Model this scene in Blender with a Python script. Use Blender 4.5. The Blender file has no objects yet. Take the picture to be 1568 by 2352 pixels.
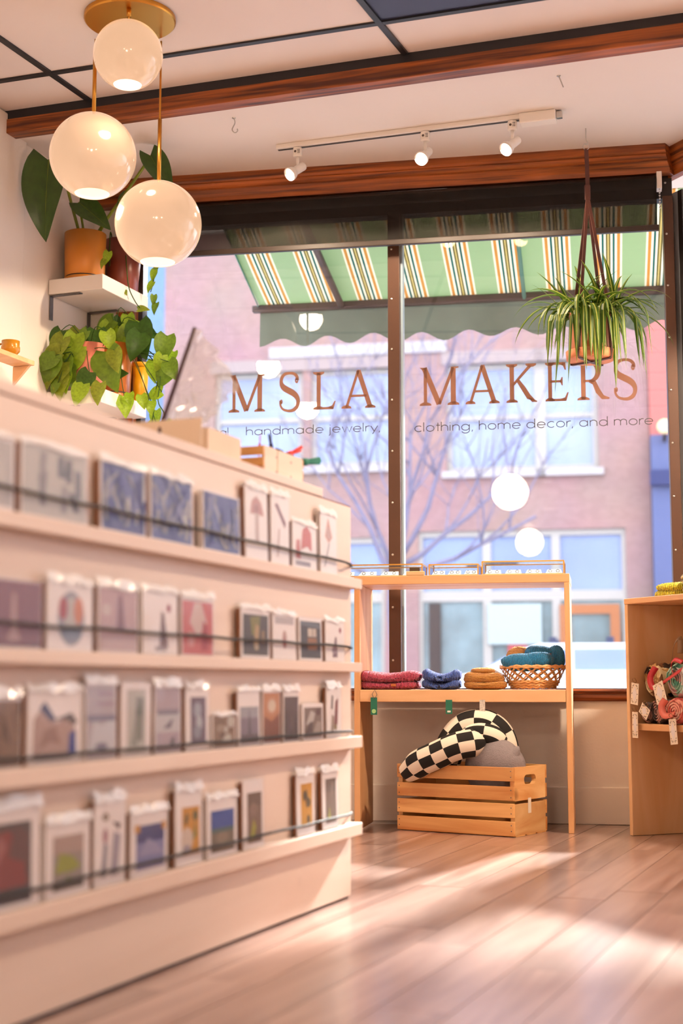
import bpy, bmesh, math, random
from mathutils import Vector, Matrix
random.seed(11)
sc = bpy.context.scene
COL = sc.collection

# ------------------------------------------------------------------ camera
cam_d = bpy.data.cameras.new('camera')
cam_d.sensor_fit = 'VERTICAL'; cam_d.sensor_height = 36.0; cam_d.sensor_width = 24.0
cam_d.lens = 3267.0 / 2352.0 * 36.0
cam_d.clip_start = 0.05; cam_d.clip_end = 300
cam_d.dof.use_dof = True; cam_d.dof.focus_distance = 5.15; cam_d.dof.aperture_fstop = 2.2
cam_o = bpy.data.objects.new('camera', cam_d); COL.objects.link(cam_o)
cam_o.location = (0, 0, 0.524)
cam_o.rotation_euler = (math.radians(90) + math.atan(397.0 / 3267.0), 0, 0)
sc.camera = cam_o

# ------------------------------------------------------------------ world, sun, exposure
wd = bpy.data.worlds.new('sky'); sc.world = wd; wd.use_nodes = True
bg = wd.node_tree.nodes['Background']
bg.inputs[0].default_value = (0.83, 0.87, 1.0, 1); bg.inputs[1].default_value = 4.3
sun_d = bpy.data.lights.new('sun', 'SUN'); sun_d.energy = 19.0; sun_d.angle = 0.05; sun_d.color = (1.0, 0.93, 0.84)
sun_o = bpy.data.objects.new('sun', sun_d); COL.objects.link(sun_o); sun_o.location = (6, 30, 18)
RY = math.radians(21.15); WY = math.radians(10.43)
AX = Vector((math.sin(RY), math.cos(RY), 0)); BX = Vector((math.cos(RY), -math.sin(RY), 0))
sdir = -(AX * 1.0 + BX * 0.10) - Vector((0, 0, 0.54))
sun_o.rotation_euler = sdir.to_track_quat('-Z', 'Y').to_euler()
sc.view_settings.view_transform = 'Standard'
sc.view_settings.look = 'None'
sc.view_settings.gamma = 1.0
sc.view_settings.use_curve_mapping = False
sc.view_settings.exposure = 0.10
sc.cycles.max_bounces = 5; sc.cycles.diffuse_bounces = 3; sc.cycles.glossy_bounces = 3; sc.cycles.transparent_max_bounces = 12; sc.cycles.use_light_tree = False
sc.cycles.caustics_reflective = False; sc.cycles.caustics_refractive = False
sc.cycles.sample_clamp_indirect = 6.0
sc.cycles.use_denoising = True
sc.cycles.use_adaptive_sampling = True; sc.cycles.adaptive_threshold = 0.06

# ------------------------------------------------------------------ frames of the place
W0 = Vector((0.048, 5.649, 0)); WU = Vector((math.cos(WY), -math.sin(WY), 0)); WN = Vector((math.sin(WY), math.cos(WY), 0))
R0 = Vector((0.024, 3.623, 0))
K0 = Vector((-1.051, 5.851, 0))
FW = (W0, -WY)      # window wall: x along the wall, y outwards
FR = (R0, -RY)      # card rack: x out of its face, y along it
FK = (K0, -RY)      # left wall: x into the room, y along the wall to the window corner
LAMP = (1.0, 0.76, 0.54)

# ------------------------------------------------------------------ materials
def S(h, g=1.0):
    h = h.lstrip('#'); c = [int(h[i:i + 2], 16) / 255 for i in (0, 2, 4)]
    return tuple(g * (x / 12.92 if x <= .04045 else ((x + .055) / 1.055) ** 2.4) for x in c)
_mats = {}
def mat(name, col, rough=.5, metal=0.0, spec=.5, var=0.0, vscale=8.0, bump=0.0, bscale=60.0, emit=None, estr=0.0, coat=0.0, sheen=0.0, transl=0.0):
    if name in _mats: return _mats[name]
    m = bpy.data.materials.new(name); m.use_nodes = True
    nt = m.node_tree; p = nt.nodes['Principled BSDF']
    p.inputs['Base Color'].default_value = (*col, 1); p.inputs['Roughness'].default_value = rough
    p.inputs['Metallic'].default_value = metal; p.inputs['Specular IOR Level'].default_value = spec
    p.inputs['Coat Weight'].default_value = coat; p.inputs['Sheen Weight'].default_value = sheen
    if emit: p.inputs['Emission Color'].default_value = (*emit, 1); p.inputs['Emission Strength'].default_value = estr
    tc = nt.nodes.new('ShaderNodeTexCoord')
    if var > 0:
        nz = nt.nodes.new('ShaderNodeTexNoise'); nz.inputs['Scale'].default_value = vscale; nz.inputs['Detail'].default_value = 4
        nt.links.new(tc.outputs['Object'], nz.inputs['Vector'])
        rp = nt.nodes.new('ShaderNodeValToRGB')
        rp.color_ramp.elements[0].position = .3; rp.color_ramp.elements[1].position = .7
        rp.color_ramp.elements[0].color = (*[c * (1 - var) for c in col], 1); rp.color_ramp.elements[1].color = (*[min(1, c * (1 + var)) for c in col], 1)
        nt.links.new(nz.outputs['Fac'], rp.inputs['Fac']); nt.links.new(rp.outputs['Color'], p.inputs['Base Color'])
    if bump > 0:
        nb = nt.nodes.new('ShaderNodeTexNoise'); nb.inputs['Scale'].default_value = bscale; nb.inputs['Detail'].default_value = 3
        nt.links.new(tc.outputs['Object'], nb.inputs['Vector'])
        b = nt.nodes.new('ShaderNodeBump'); b.inputs['Strength'].default_value = bump; b.inputs['Distance'].default_value = .01
        nt.links.new(nb.outputs['Fac'], b.inputs['Height']); nt.links.new(b.outputs['Normal'], p.inputs['Normal'])
    if transl > 0:
        t = nt.nodes.new('ShaderNodeBsdfTranslucent'); t.inputs['Color'].default_value = (*col, 1)
        if var > 0: nt.links.new(rp.outputs['Color'], t.inputs['Color'])
        mx = nt.nodes.new('ShaderNodeMixShader'); mx.inputs['Fac'].default_value = transl
        nt.links.new(p.outputs[0], mx.inputs[1]); nt.links.new(t.outputs[0], mx.inputs[2])
        nt.links.new(mx.outputs[0], nt.nodes['Material Output'].inputs['Surface'])
    _mats[name] = m
    return m

def wood(name, c1, c2, axis='x', rough=.45, scale=14.0, stretch=14.0, rnd=0.0, coat=0.0, knots=0.0, bump=.05, spec=.4):
    if name in _mats: return _mats[name]
    m = bpy.data.materials.new(name); m.use_nodes = True
    nt = m.node_tree; N = nt.nodes; L = nt.links; p = N['Principled BSDF']
    p.inputs['Roughness'].default_value = rough; p.inputs['Coat Weight'].default_value = coat; p.inputs['Coat Roughness'].default_value = .2
    p.inputs['Specular IOR Level'].default_value = spec
    tc = N.new('ShaderNodeTexCoord'); mp = N.new('ShaderNodeMapping'); oi = N.new('ShaderNodeObjectInfo')
    s = {'x': (1 / stretch, 1, 1), 'y': (1, 1 / stretch, 1), 'z': (1, 1, 1 / stretch)}[axis]
    mp.inputs['Scale'].default_value = s
    ad = N.new('ShaderNodeVectorMath'); ad.operation = 'MULTIPLY_ADD'; ad.inputs[1].default_value = (9.1, 5.3, 3.7)
    cb = N.new('ShaderNodeCombineXYZ')
    for i in range(3): L.new(oi.outputs['Random'], cb.inputs[i])
    L.new(cb.outputs[0], ad.inputs[0]); L.new(tc.outputs['Object'], ad.inputs[2]); L.new(ad.outputs[0], mp.inputs['Vector'])
    nz = N.new('ShaderNodeTexNoise'); nz.inputs['Scale'].default_value = scale; nz.inputs['Detail'].default_value = 5; nz.inputs['Distortion'].default_value = .8
    L.new(mp.outputs[0], nz.inputs['Vector'])
    rp = N.new('ShaderNodeValToRGB'); e = rp.color_ramp.elements
    e[0].position = .34; e[1].position = .68; e[0].color = (*c1, 1); e[1].color = (*c2, 1)
    L.new(nz.outputs['Fac'], rp.inputs['Fac'])
    out = rp.outputs['Color']
    if rnd > 0:
        mr = N.new('ShaderNodeMapRange'); mr.inputs['To Min'].default_value = 1 - rnd; mr.inputs['To Max'].default_value = 1 + rnd * .6
        L.new(oi.outputs['Random'], mr.inputs['Value'])
        mu = N.new('ShaderNodeVectorMath'); mu.operation = 'SCALE'; L.new(out, mu.inputs[0]); L.new(mr.outputs[0], mu.inputs['Scale']); out = mu.outputs[0]
    if knots > 0:
        vo = N.new('ShaderNodeTexVoronoi'); vo.inputs['Scale'].default_value = 3.1; vo.feature = 'F1'
        L.new(ad.outputs[0], vo.inputs['Vector'])
        kr = N.new('ShaderNodeMapRange'); kr.inputs['From Min'].default_value = .03; kr.inputs['From Max'].default_value = .09
        kr.inputs['To Min'].default_value = knots; kr.inputs['To Max'].default_value = 0
        L.new(vo.outputs['Distance'], kr.inputs['Value'])
        mc = N.new('ShaderNodeMix'); mc.data_type = 'RGBA'; L.new(kr.outputs[0], mc.inputs['Factor']); L.new(out, mc.inputs['A'])
        mc.inputs['B'].default_value = (*[c * .45 for c in c1], 1); out = mc.outputs['Result']
    L.new(out, p.inputs['Base Color'])
    if bump > 0:
        b = N.new('ShaderNodeBump'); b.inputs['Strength'].default_value = bump; b.inputs['Distance'].default_value = .004
        L.new(nz.outputs['Fac'], b.inputs['Height']); L.new(b.outputs['Normal'], p.inputs['Normal'])
    _mats[name] = m
    return m

def knit(name, c1, c2, scale=150.0, axis='X', fuzz=.3):
    if name in _mats: return _mats[name]
    m = bpy.data.materials.new(name); m.use_nodes = True
    nt = m.node_tree; N = nt.nodes; L = nt.links; p = N['Principled BSDF']
    p.inputs['Roughness'].default_value = .95; p.inputs['Specular IOR Level'].default_value = .1; p.inputs['Sheen Weight'].default_value = fuzz
    tc = N.new('ShaderNodeTexCoord'); wv = N.new('ShaderNodeTexWave'); wv.bands_direction = axis
    wv.inputs['Scale'].default_value = scale; wv.inputs['Distortion'].default_value = 2.5; wv.inputs['Detail'].default_value = 2; wv.inputs['Detail Scale'].default_value = 3
    nz = N.new('ShaderNodeTexNoise'); nz.inputs['Scale'].default_value = 140; nz.inputs['Detail'].default_value = 3
    L.new(tc.outputs['Object'], wv.inputs['Vector']); L.new(tc.outputs['Object'], nz.inputs['Vector'])
    mm = N.new('ShaderNodeMath'); mm.operation = 'MULTIPLY_ADD'; mm.inputs[1].default_value = .55; L.new(wv.outputs['Fac'], mm.inputs[0])
    m2 = N.new('ShaderNodeMath'); m2.operation = 'MULTIPLY'; m2.inputs[1].default_value = .6; L.new(nz.outputs['Fac'], m2.inputs[0]); L.new(m2.outputs[0], mm.inputs[2])
    rp = N.new('ShaderNodeValToRGB'); e = rp.color_ramp.elements; e[0].position = .25; e[1].position = .8; e[0].color = (*c1, 1); e[1].color = (*c2, 1)
    L.new(mm.outputs[0], rp.inputs['Fac']); L.new(rp.outputs['Color'], p.inputs['Base Color'])
    b = N.new('ShaderNodeBump'); b.inputs['Strength'].default_value = 1.0; b.inputs['Distance'].default_value = .008
    L.new(mm.outputs[0], b.inputs['Height']); L.new(b.outputs['Normal'], p.inputs['Normal'])
    _mats[name] = m
    return m

def clear(name, tint=(1, 1, 1), refl=.05, rough=0.0, white=0.0, wcol=(.9, .9, .92), graze=.8):
    """thin clear sheet: sees through straight, mirrors more towards grazing"""
    if name in _mats: return _mats[name]
    m = bpy.data.materials.new(name); m.use_nodes = True
    nt = m.node_tree; N = nt.nodes; L = nt.links; N.remove(N['Principled BSDF'])
    tr = N.new('ShaderNodeBsdfTransparent'); tr.inputs['Color'].default_value = (*tint, 1)
    gl = N.new('ShaderNodeBsdfGlossy'); gl.inputs['Roughness'].default_value = rough
    lw = N.new('ShaderNodeLayerWeight'); lw.inputs['Blend'].default_value = .5
    pw = N.new('ShaderNodeMath'); pw.operation = 'POWER'; pw.inputs[1].default_value = 5.0; L.new(lw.outputs['Facing'], pw.inputs[0])
    ma = N.new('ShaderNodeMath'); ma.operation = 'MULTIPLY_ADD'; ma.inputs[1].default_value = graze; ma.inputs[2].default_value = refl; ma.use_clamp = True
    L.new(pw.outputs[0], ma.inputs[0])
    mx = N.new('ShaderNodeMixShader'); L.new(ma.outputs[0], mx.inputs['Fac']); L.new(tr.outputs[0], mx.inputs[1]); L.new(gl.outputs[0], mx.inputs[2])
    last = mx.outputs[0]
    if white > 0:
        df = N.new('ShaderNodeBsdfDiffuse'); df.inputs['Color'].default_value = (*wcol, 1)
        m3 = N.new('ShaderNodeMixShader'); m3.inputs['Fac'].default_value = white
        L.new(last, m3.inputs[1]); L.new(df.outputs[0], m3.inputs[2]); last = m3.outputs[0]
    L.new(last, N['Material Output'].inputs['Surface'])
    _mats[name] = m
    return m

# ------------------------------------------------------------------ mesh collector
class MB:
    def __init__(s): s.v = []; s.f = []; s.m = []; s.uv = {}
    def face(s, pts, mi=0):
        b = len(s.v); s.v += [tuple(p) for p in pts]; s.f.append(tuple(range(b, b + len(pts)))); s.m.append(mi); return s
    def box(s, x0, x1, y0, y1, z0, z1, mi=0, M=None):
        b = len(s.v); P = [Vector((x, y, z)) for z in (z0, z1) for y in (y0, y1) for x in (x0, x1)]
        if M is not None: P = [M @ p for p in P]
        s.v += [tuple(p) for p in P]
        for q in ((0, 2, 3, 1), (4, 5, 7, 6), (0, 1, 5, 4), (2, 6, 7, 3), (0, 4, 6, 2), (1, 3, 7, 5)):
            s.f.append(tuple(b + i for i in q)); s.m.append(mi)
        return s
    def prism(s, poly, z0, z1, M=None, mi=0):
        n = len(poly); b = len(s.v); P = [Vector((x, y, z0)) for x, y in poly] + [Vector((x, y, z1)) for x, y in poly]
        if M is not None: P = [M @ p for p in P]
        s.v += [tuple(p) for p in P]
        s.f.append(tuple(b + i for i in range(n))[::-1]); s.m.append(mi)
        s.f.append(tuple(b + n + i for i in range(n))); s.m.append(mi)
        for i in range(n):
            j = (i + 1) % n; s.f.append((b + i, b + j, b + n + j, b + n + i)); s.m.append(mi)
        return s
    def tube(s, pts, r, seg=8, caps=True, mi=0, uvs=None, flat=None, closed=False):
        pts = [Vector(p) for p in pts]; n = len(pts)
        rs = r if isinstance(r, (list, tuple)) else [r] * n
        b = len(s.v); prev = None; run = 0; lens = []
        for i, p in enumerate(pts):
            if closed: t = pts[(i + 1) % n] - pts[i - 1]
            else: t = pts[min(i + 1, n - 1)] - pts[max(i - 1, 0)]
            t.normalize()
            if prev is None:
                u = Vector((0, 0, 1)) if abs(t.z) < .9 else Vector((1, 0, 0))
                prev = (u - t * u.dot(t)).normalized()
            else: prev = (prev - t * prev.dot(t)).normalized()
            q = t.cross(prev)
            if i: run += (pts[i] - pts[i - 1]).length
            lens.append(run)
            for k in range(seg):
                a = 2 * math.pi * k / seg
                s.v.append(tuple(p + (prev * math.cos(a) * (flat or 1) + q * math.sin(a)) * rs[i]))
        for i in range(n if closed else n - 1):
            for k in range(seg):
                k2 = (k + 1) % seg; i2 = (i + 1) % n
                s.f.append((b + i * seg + k, b + i * seg + k2, b + i2 * seg + k2, b + i2 * seg + k)); s.m.append(mi)
                if uvs:
                    u0, u1 = lens[i] / uvs[0], lens[i2] / uvs[0]; v0, v1 = k * uvs[1] / seg, (k + 1) * uvs[1] / seg
                    s.uv[len(s.f) - 1] = ((u0, v0), (u0, v1), (u1, v1), (u1, v0))
        if caps and not closed:
            s.f.append(tuple(b + k for k in range(seg))[::-1]); s.m.append(mi)
            s.f.append(tuple(b + (n - 1) * seg + k for k in range(seg))); s.m.append(mi)
        return s
    def lathe(s, prof, seg=32, c=(0, 0, 0), mi=0, sx=1.0, sy=1.0):
        b = len(s.v); n = len(prof)
        for r, z in prof:
            for k in range(seg):
                a = 2 * math.pi * k / seg; s.v.append((c[0] + r * sx * math.cos(a), c[1] + r * sy * math.sin(a), c[2] + z))
        for i in range(n - 1):
            for k in range(seg):
                k2 = (k + 1) % seg
                s.f.append((b + i * seg + k, b + i * seg + k2, b + (i + 1) * seg + k2, b + (i + 1) * seg + k)); s.m.append(mi)
        return s
    def ell(s, c, r, seg=24, rings=14, fn=None, mi=0, M=None, e=1.0):
        b = len(s.v)
        def pw(x): return math.copysign(abs(x) ** e, x)
        for i in range(rings + 1):
            t = math.pi * i / rings
            for k in range(seg):
                a = 2 * math.pi * k / seg
                d = Vector((pw(math.sin(t)) * pw(math.cos(a)), pw(math.sin(t)) * pw(math.sin(a)), pw(math.cos(t))))
                p = Vector((d.x * r[0], d.y * r[1], d.z * r[2]))
                if fn: p = fn(p, d)
                if M is not None: p = M @ p
                s.v.append(tuple(p + Vector(c)))
        for i in range(rings):
            for k in range(seg):
                k2 = (k + 1) % seg; s.f.append((b + i * seg + k, b + (i + 1) * seg + k, b + (i + 1) * seg + k2, b + i * seg + k2)); s.m.append(mi)
        return s
    def build(s, name, mats, parent=None, smooth=False, bevel=0.0, frame=None, loc=None):
        me = bpy.data.meshes.new(name); me.from_pydata(s.v, [], s.f)
        if not isinstance(mats, (list, tuple)): mats = [mats]
        for m in mats: me.materials.append(m)
        me.polygons.foreach_set('material_index', s.m)
        if s.uv:
            ul = me.uv_layers.new(name='uv')
            for p in me.polygons:
                if p.index in s.uv:
                    for li, uv in zip(p.loop_indices, s.uv[p.index]): ul.data[li].uv = uv
        bm = bmesh.new(); bm.from_mesh(me)
        if not s.uv: bmesh.ops.remove_doubles(bm, verts=bm.verts, dist=1e-6)
        bmesh.ops.recalc_face_normals(bm, faces=bm.faces); bm.to_mesh(me); bm.free()
        if smooth: me.polygons.foreach_set('use_smooth', [True] * len(me.polygons))
        me.update()
        o = bpy.data.objects.new(name, me); COL.objects.link(o)
        if bevel > 0:
            bv = o.modifiers.new('bevel', 'BEVEL'); bv.width = bevel; bv.segments = 2; bv.limit_method = 'ANGLE'
        if parent is not None: o.parent = parent
        if frame: o.location = frame[0]; o.rotation_euler = (0, 0, frame[1])
        if loc is not None: o.location = loc
        return o

def tag(o, label=None, cat=None, group=None, kind=None):
    if label: o['label'] = label
    if cat: o['category'] = cat
    if group: o['group'] = group
    if kind: o['kind'] = kind
    return o
def empty(name, frame=None, loc=(0, 0, 0), rz=0.0):
    o = bpy.data.objects.new(name, None); COL.objects.link(o); o.empty_display_size = .1
    if frame: o.location = frame[0] + Matrix.Rotation(frame[1], 3, 'Z') @ Vector(loc); o.rotation_euler = (0, 0, frame[1] + rz)
    else: o.location = loc; o.rotation_euler = (0, 0, rz)
    return o
def thing(name, label, cat, frame=None, loc=(0, 0, 0), rz=0.0, group=None):
    return tag(empty(name, frame, loc, rz), label, cat, group)
def light(kind, name, parent, loc, power, col=LAMP, size=.03, target=None, cone=1.0):
    d = bpy.data.lights.new(name, kind); d.energy = power; d.color = col
    if kind != 'AREA': d.shadow_soft_size = size
    if kind == 'SPOT': d.spot_size = cone; d.spot_blend = .12
    o = bpy.data.objects.new(name, d); COL.objects.link(o); o.parent = parent; o.location = loc
    if target is not None: o.rotation_euler = (Vector(target) - Vector(loc)).to_track_quat('-Z', 'Y').to_euler()
    return o
def holes(mb, x0, x1, z0, z1, hs, y0, y1, mi=0):
    """upright slab in the x-z plane with rectangular openings"""
    xs = sorted({x0, x1, *[h[0] for h in hs], *[h[1] for h in hs]}); zs = sorted({z0, z1, *[h[2] for h in hs], *[h[3] for h in hs]})
    for i in range(len(xs) - 1):
        for j in range(len(zs) - 1):
            cx, cz = (xs[i] + xs[i + 1]) / 2, (zs[j] + zs[j + 1]) / 2
            if any(h[0] < cx < h[1] and h[2] < cz < h[3] for h in hs): continue
            mb.box(xs[i], xs[i + 1], y0, y1, zs[j], zs[j + 1], mi)
    return mb
def smooth_path(pts, n=6):
    P = [Vector(p) for p in pts]; out = []
    for i in range(len(P) - 1):
        p0, p1, p2, p3 = P[max(i - 1, 0)], P[i], P[i + 1], P[min(i + 2, len(P) - 1)]
        for k in range(n):
            t = k / n
            out.append(.5 * ((2 * p1) + (p2 - p0) * t + (2 * p0 - 5 * p1 + 4 * p2 - p3) * t * t + (3 * p1 - p0 - 3 * p2 + p3) * t ** 3))
    return out + [P[-1]]

# palette
M_plaster = mat('plaster', S('#f0e6dc'), .85, var=.02, vscale=3, bump=.06, bscale=90)
M_ceil = mat('ceiling_white', S('#efe6df'), .8, var=.015, vscale=2)
M_panel = mat('ceiling_panel_white', S('#eee4de'), .8, var=.015, vscale=3)
M_black = mat('black_metal', (.012, .012, .016), .45)
M_bronze = mat('bronze_frame', S('#4a2d1c'), .45, metal=.2, var=.08, vscale=5)
M_darkframe = mat('dark_frame', S('#1c1512'), .5)
M_brass = mat('brass', S('#d29a45'), .3, metal=1.0)
M_white = mat('white_paint', S('#f3ece4'), .5)
M_whiteplastic = mat('white_plastic', S('#f4ece2'), .4)
M_oak = wood('red_oak', S('#4c2008'), S('#ac5c22'), 'x', rough=.4, scale=42, stretch=22, coat=.15, bump=.15)
M_oakz = wood('red_oak_upright', S('#4c2008'), S('#ac5c22'), 'z', rough=.4, scale=42, stretch=22, coat=.15, bump=.15)
M_maple = wood('maple', S('#d39a66'), S('#e8bb8c'), 'x', rough=.5, scale=10, stretch=10)
M_maplez = wood('maple_upright', S('#d39a66'), S('#e8bb8c'), 'z', rough=.5, scale=10, stretch=10)
M_pine = wood('pale_pine', S('#d9c3b5'), S('#e4d2c6'), 'y', rough=.55, scale=7, stretch=9, knots=.35, bump=.02)
M_ply = wood('birch_ply', S('#d6a574'), S('#e6c096'), 'z', rough=.5, scale=8, stretch=6)
M_crate = wood('crate_pine', S('#c47e40'), S('#f0be7c'), 'x', rough=.5, scale=16, stretch=12, rnd=.1, knots=.5)
M_floor = wood('floor_plank', S('#86665c'), S('#b89a90'), 'y', rough=.3, scale=12, stretch=11, rnd=.2, bump=.03, spec=.7, coat=.8)
M_steel = mat('steel', (.55, .53, .5), .3, metal=1.0)
M_darksteel = mat('dark_steel', (.16, .15, .15), .4, metal=.8)
M_glass = clear('window_glass', (.97, .99, 1.0), refl=.035)
M_caseglass = clear('case_glass', (.97, .99, .99), refl=.05)
M_soil = mat('soil', (.03, .02, .012), .95, bump=.5)

# ------------------------------------------------------------------ floor
fl = MB()
def wall_a(bx):   # where the window wall stands, in the rack frame
    P = W0 - R0; n = WN
    return (P.dot(n) - bx * BX.dot(n)) / AX.dot(n)
fl.prism([(-3.2, -8.0), (4.6, -8.0), (4.6, wall_a(4.6)), (-3.2, wall_a(-3.2))], -.12, -.012)
floor = tag(fl.build('floor', M_floor, frame=FR), 'warm brown wooden plank floor', kind='structure')
PW = .127; row = 0; x = -.42
while x < 2.1:
    off = random.uniform(0, 1.0); y = -3.0 + off - 1.0
    top = min(wall_a(x), wall_a(x + PW))
    while y < wall_a(x + PW) - .02:
        y1 = y + 1.15 + random.uniform(-.2, .2)
        ya, yb = min(y1, wall_a(x)), min(y1, wall_a(x + PW))
        if yb - y > .02 and yb > -2.2:
            g = .0009
            MB().prism([(x + g, y + g), (x + PW - g, y + g), (x + PW - g, yb - g), (x + g, ya - g)], -.011, random.uniform(-.0005, 0)).build('plank', M_floor, floor)
        y = y1
    x += PW

# ------------------------------------------------------------------ walls
WT = .12
ww = MB()
ww.box(-1.35, 1.30, 0, WT, -.3, .462)                                   # below the window
ww.box(-1.35, -1.005, 0, WT, .462, 3.0)                               # left of the window
ww.box(-1.005, 1.30, 0, WT, 2.60, 3.0)
tag(ww.build('wall_window', M_plaster, frame=FW), 'low cream plaster wall under the shop window', kind='structure')
tag(MB().box(-1.10, 1.29, -.013, 0, 0, .140).build('baseboard_window', M_plaster, frame=FW, bevel=.004), 'cream painted baseboard under the window', kind='structure')
lw = MB().box(-.15, 0, -8.5, .3, 0, 3.0)
tag(lw.build('wall_left', M_plaster, frame=FK), 'cream plaster side wall with the plant shelves', kind='structure')
tag(MB().box(0, .015, -1.7, -.53, 0, 2.70).build('wall_pier', M_plaster, frame=FK, bevel=.008), 'shallow cream wall pier left of the plant shelves', kind='structure')
# right and back walls of the shop
tag(MB().box(4.6, 4.75, -8.0, 3.4, 0, 3.0).build('wall_right', M_plaster, frame=FR), 'plaster wall on the right of the shop', kind='structure')
tag(MB().box(-3.3, 4.75, -8.15, -8.0, 0, 3.0).build('wall_back', M_plaster, frame=FR), 'plaster wall at the back of the shop', kind='structure')

# ------------------------------------------------------------------ ceiling
ZC = 2.628; ZG = 2.708
ceil = tag(empty('ceiling'), 'white ceiling with black grid over the shop and plain soffit over the window', kind='structure')
GA = math.radians(18.5); GX = Vector((math.cos(GA), -math.sin(GA), 0)); GY0 = Vector((math.sin(GA), math.cos(GA), 0))
CA = math.radians(22.3); GY = Vector((math.sin(CA), math.cos(CA), 0))
BM = Vector((-1.324, 5.303, 0))              # far lower edge of the beam at the left
def gp(o, s, t, z): p = o + GX * s + GY0 * t; return (p.x, p.y, z)
# smooth soffit between beam and window
pl = [BM + GX * -.6, BM + GX * 5.2, BM + GX * 5.2 + GY0 * 1.6, BM + GX * -.6 + GY0 * 1.2]
MB().prism([(p.x, p.y) for p in pl], ZC, ZC + .2).build('soffit', M_ceil, ceil)
# grid of bars and panels nearer the camera
G0 = Vector((0.127, 4.489, 0))               # a crossing of two bars
DY = .61
dark_panel = mat('dark_ceiling_panel', S('#2c3350'), .5)
MB().box(-6, 6, -14, 3, ZG + .02, ZG + .12).build('deck', M_ceil, ceil).location = (0, 0, 0)
for i in range(-3, 4):
    for j in range(-7, 1):
        x0, x1 = i * 1.235 + .008, (i + 1) * 1.235 - .008
        y0, y1 = (j * DY + .008, (j + 1) * DY - .008) if j < 0 else (.008, .42)
        if j < -3 and (i < -2): pass
        q = [G0 + GX * x0 + GY * y0, G0 + GX * x1 + GY * y0, G0 + GX * x1 + GY * y1, G0 + GX * x0 + GY * y1]
        dk = (i == 0 and j == -1)
        MB().prism([(p.x, p.y) for p in q], ZG - .001, ZG + .012).build('ceiling_panel', dark_panel if dk else M_panel, ceil)
for j in range(-7, 1):
    c = G0 + GY * (j * DY)
    q = [c + GX * -4 + GY * -.011, c + GX * 5 + GY * -.011, c + GX * 5 + GY * .011, c + GX * -4 + GY * .011]
    MB().prism([(p.x, p.y) for p in q], ZG - .008, ZG + .01).build('grid_bar', M_black, ceil)
for i in range(-3, 5):
    c = G0 + GX * (i * 1.235)
    q = [c + GX * -.011 + GY * -4.3, c + GX * .011 + GY * -4.3, c + GX * .011 + GY * .40, c + GX * -.011 + GY * .40]
    MB().prism([(p.x, p.y) for p in q], ZG - .009, ZG + .01).build('grid_bar', M_black, ceil)
# wooden beam with a dark gap above
FB = (BM, -GA)
tag(MB().box(-.6, 5.2, -.066, 0, ZC - .012, ZC + .044).build('trim_1', M_oak, frame=FB, bevel=.003), 'dark stained wooden ceiling beam across the shop', kind='structure')
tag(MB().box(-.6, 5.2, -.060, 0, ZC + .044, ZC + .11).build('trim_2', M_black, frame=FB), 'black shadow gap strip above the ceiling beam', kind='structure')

# ------------------------------------------------------------------ shop window
GN = .06
hp = [(0, 2.632), (-.075, 2.632), (-.075, 2.600), (-.068, 2.592), (-.072, 2.586), (-.066, 2.576), (-.058, 2.570), (-.060, 2.562), (-.050, 2.552), (-.040, 2.540), (-.038, 2.522), (0, 2.522)]
def moulding(mb, prof, x0, x1, x0b=None, x1b=None):
    n = len(prof); b = len(mb.v)
    mb.v += [(x0 + (0 if x0b is None else (x0b * -p[0])), p[0], p[1]) for p in prof] + [(x1 + (0 if x1b is None else (x1b * -p[0])), p[0], p[1]) for p in prof]
    mb.f.append(tuple(range(b, b + n))); mb.m.append(0); mb.f.append(tuple(range(b + 2 * n - 1, b + n - 1, -1))); mb.m.append(0)
    for i in range(n):
        j = (i + 1) % n; mb.f.append((b + i, b + n + i, b + n + j, b + j)); mb.m.append(0)
    return mb
tag(moulding(MB(), hp, -1.12, 1.285, None, -.45).build('trim_3', M_oak, frame=FW), 'moulded wooden header above the shop window', kind='structure')
sp = [(.045, .508), (-.045, .508), (-.050, .500), (-.045, .492), (-.030, .488), (-.030, .476), (-.022, .462), (.045, .462)]
tag(moulding(MB(), sp, -1.0, 1.285).build('trim_4', M_oak, frame=FW), 'moulded wooden window sill', kind='structure')
tag(MB().box(-1.005, -.925, -.022, .10, .508, 2.522).build('trim_5', M_oakz, frame=FW, bevel=.004), 'upright wooden casing at the left of the window', kind='structure')

win = tag(empty('window_1', FW), 'large two-pane shop window with bronze frame', kind='structure')
fr = MB()
fr.box(-.925, -.905, .03, .09, .508, 2.60); fr.box(-.925, 1.278, .03, .09, .500, .511); fr.box(-.925, 1.278, .03, .09, 2.44, 2.60)
fr.build('window_frame', M_darkframe, win)
for u0, u1 in ((.142, .190), (1.239, 1.278)):
    ml = MB().box(u0, u1, -.004, .10, .508, 2.44).build('mullion', M_bronze, win, bevel=.002)
    for k in range(10):
        z = .62 + k * .208
        MB().ell(((u0 + u1) / 2 - .008, -.005, z), (.0045, .002, .0045), 10, 6).build('screw', M_steel, ml, smooth=True)
M_gasket = mat('pale_gasket', S('#9fb4c4'), .4)
MB().box(.190, .198, .035, .085, .522, 2.44).build('gasket', M_gasket, win)
panes = []
for u0, u1 in ((-.905, .142), (.198, 1.239)):
    panes.append(MB().box(u0, u1, GN - .003, GN + .003, .511, 2.44).build('pane', M_glass, win))

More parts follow.
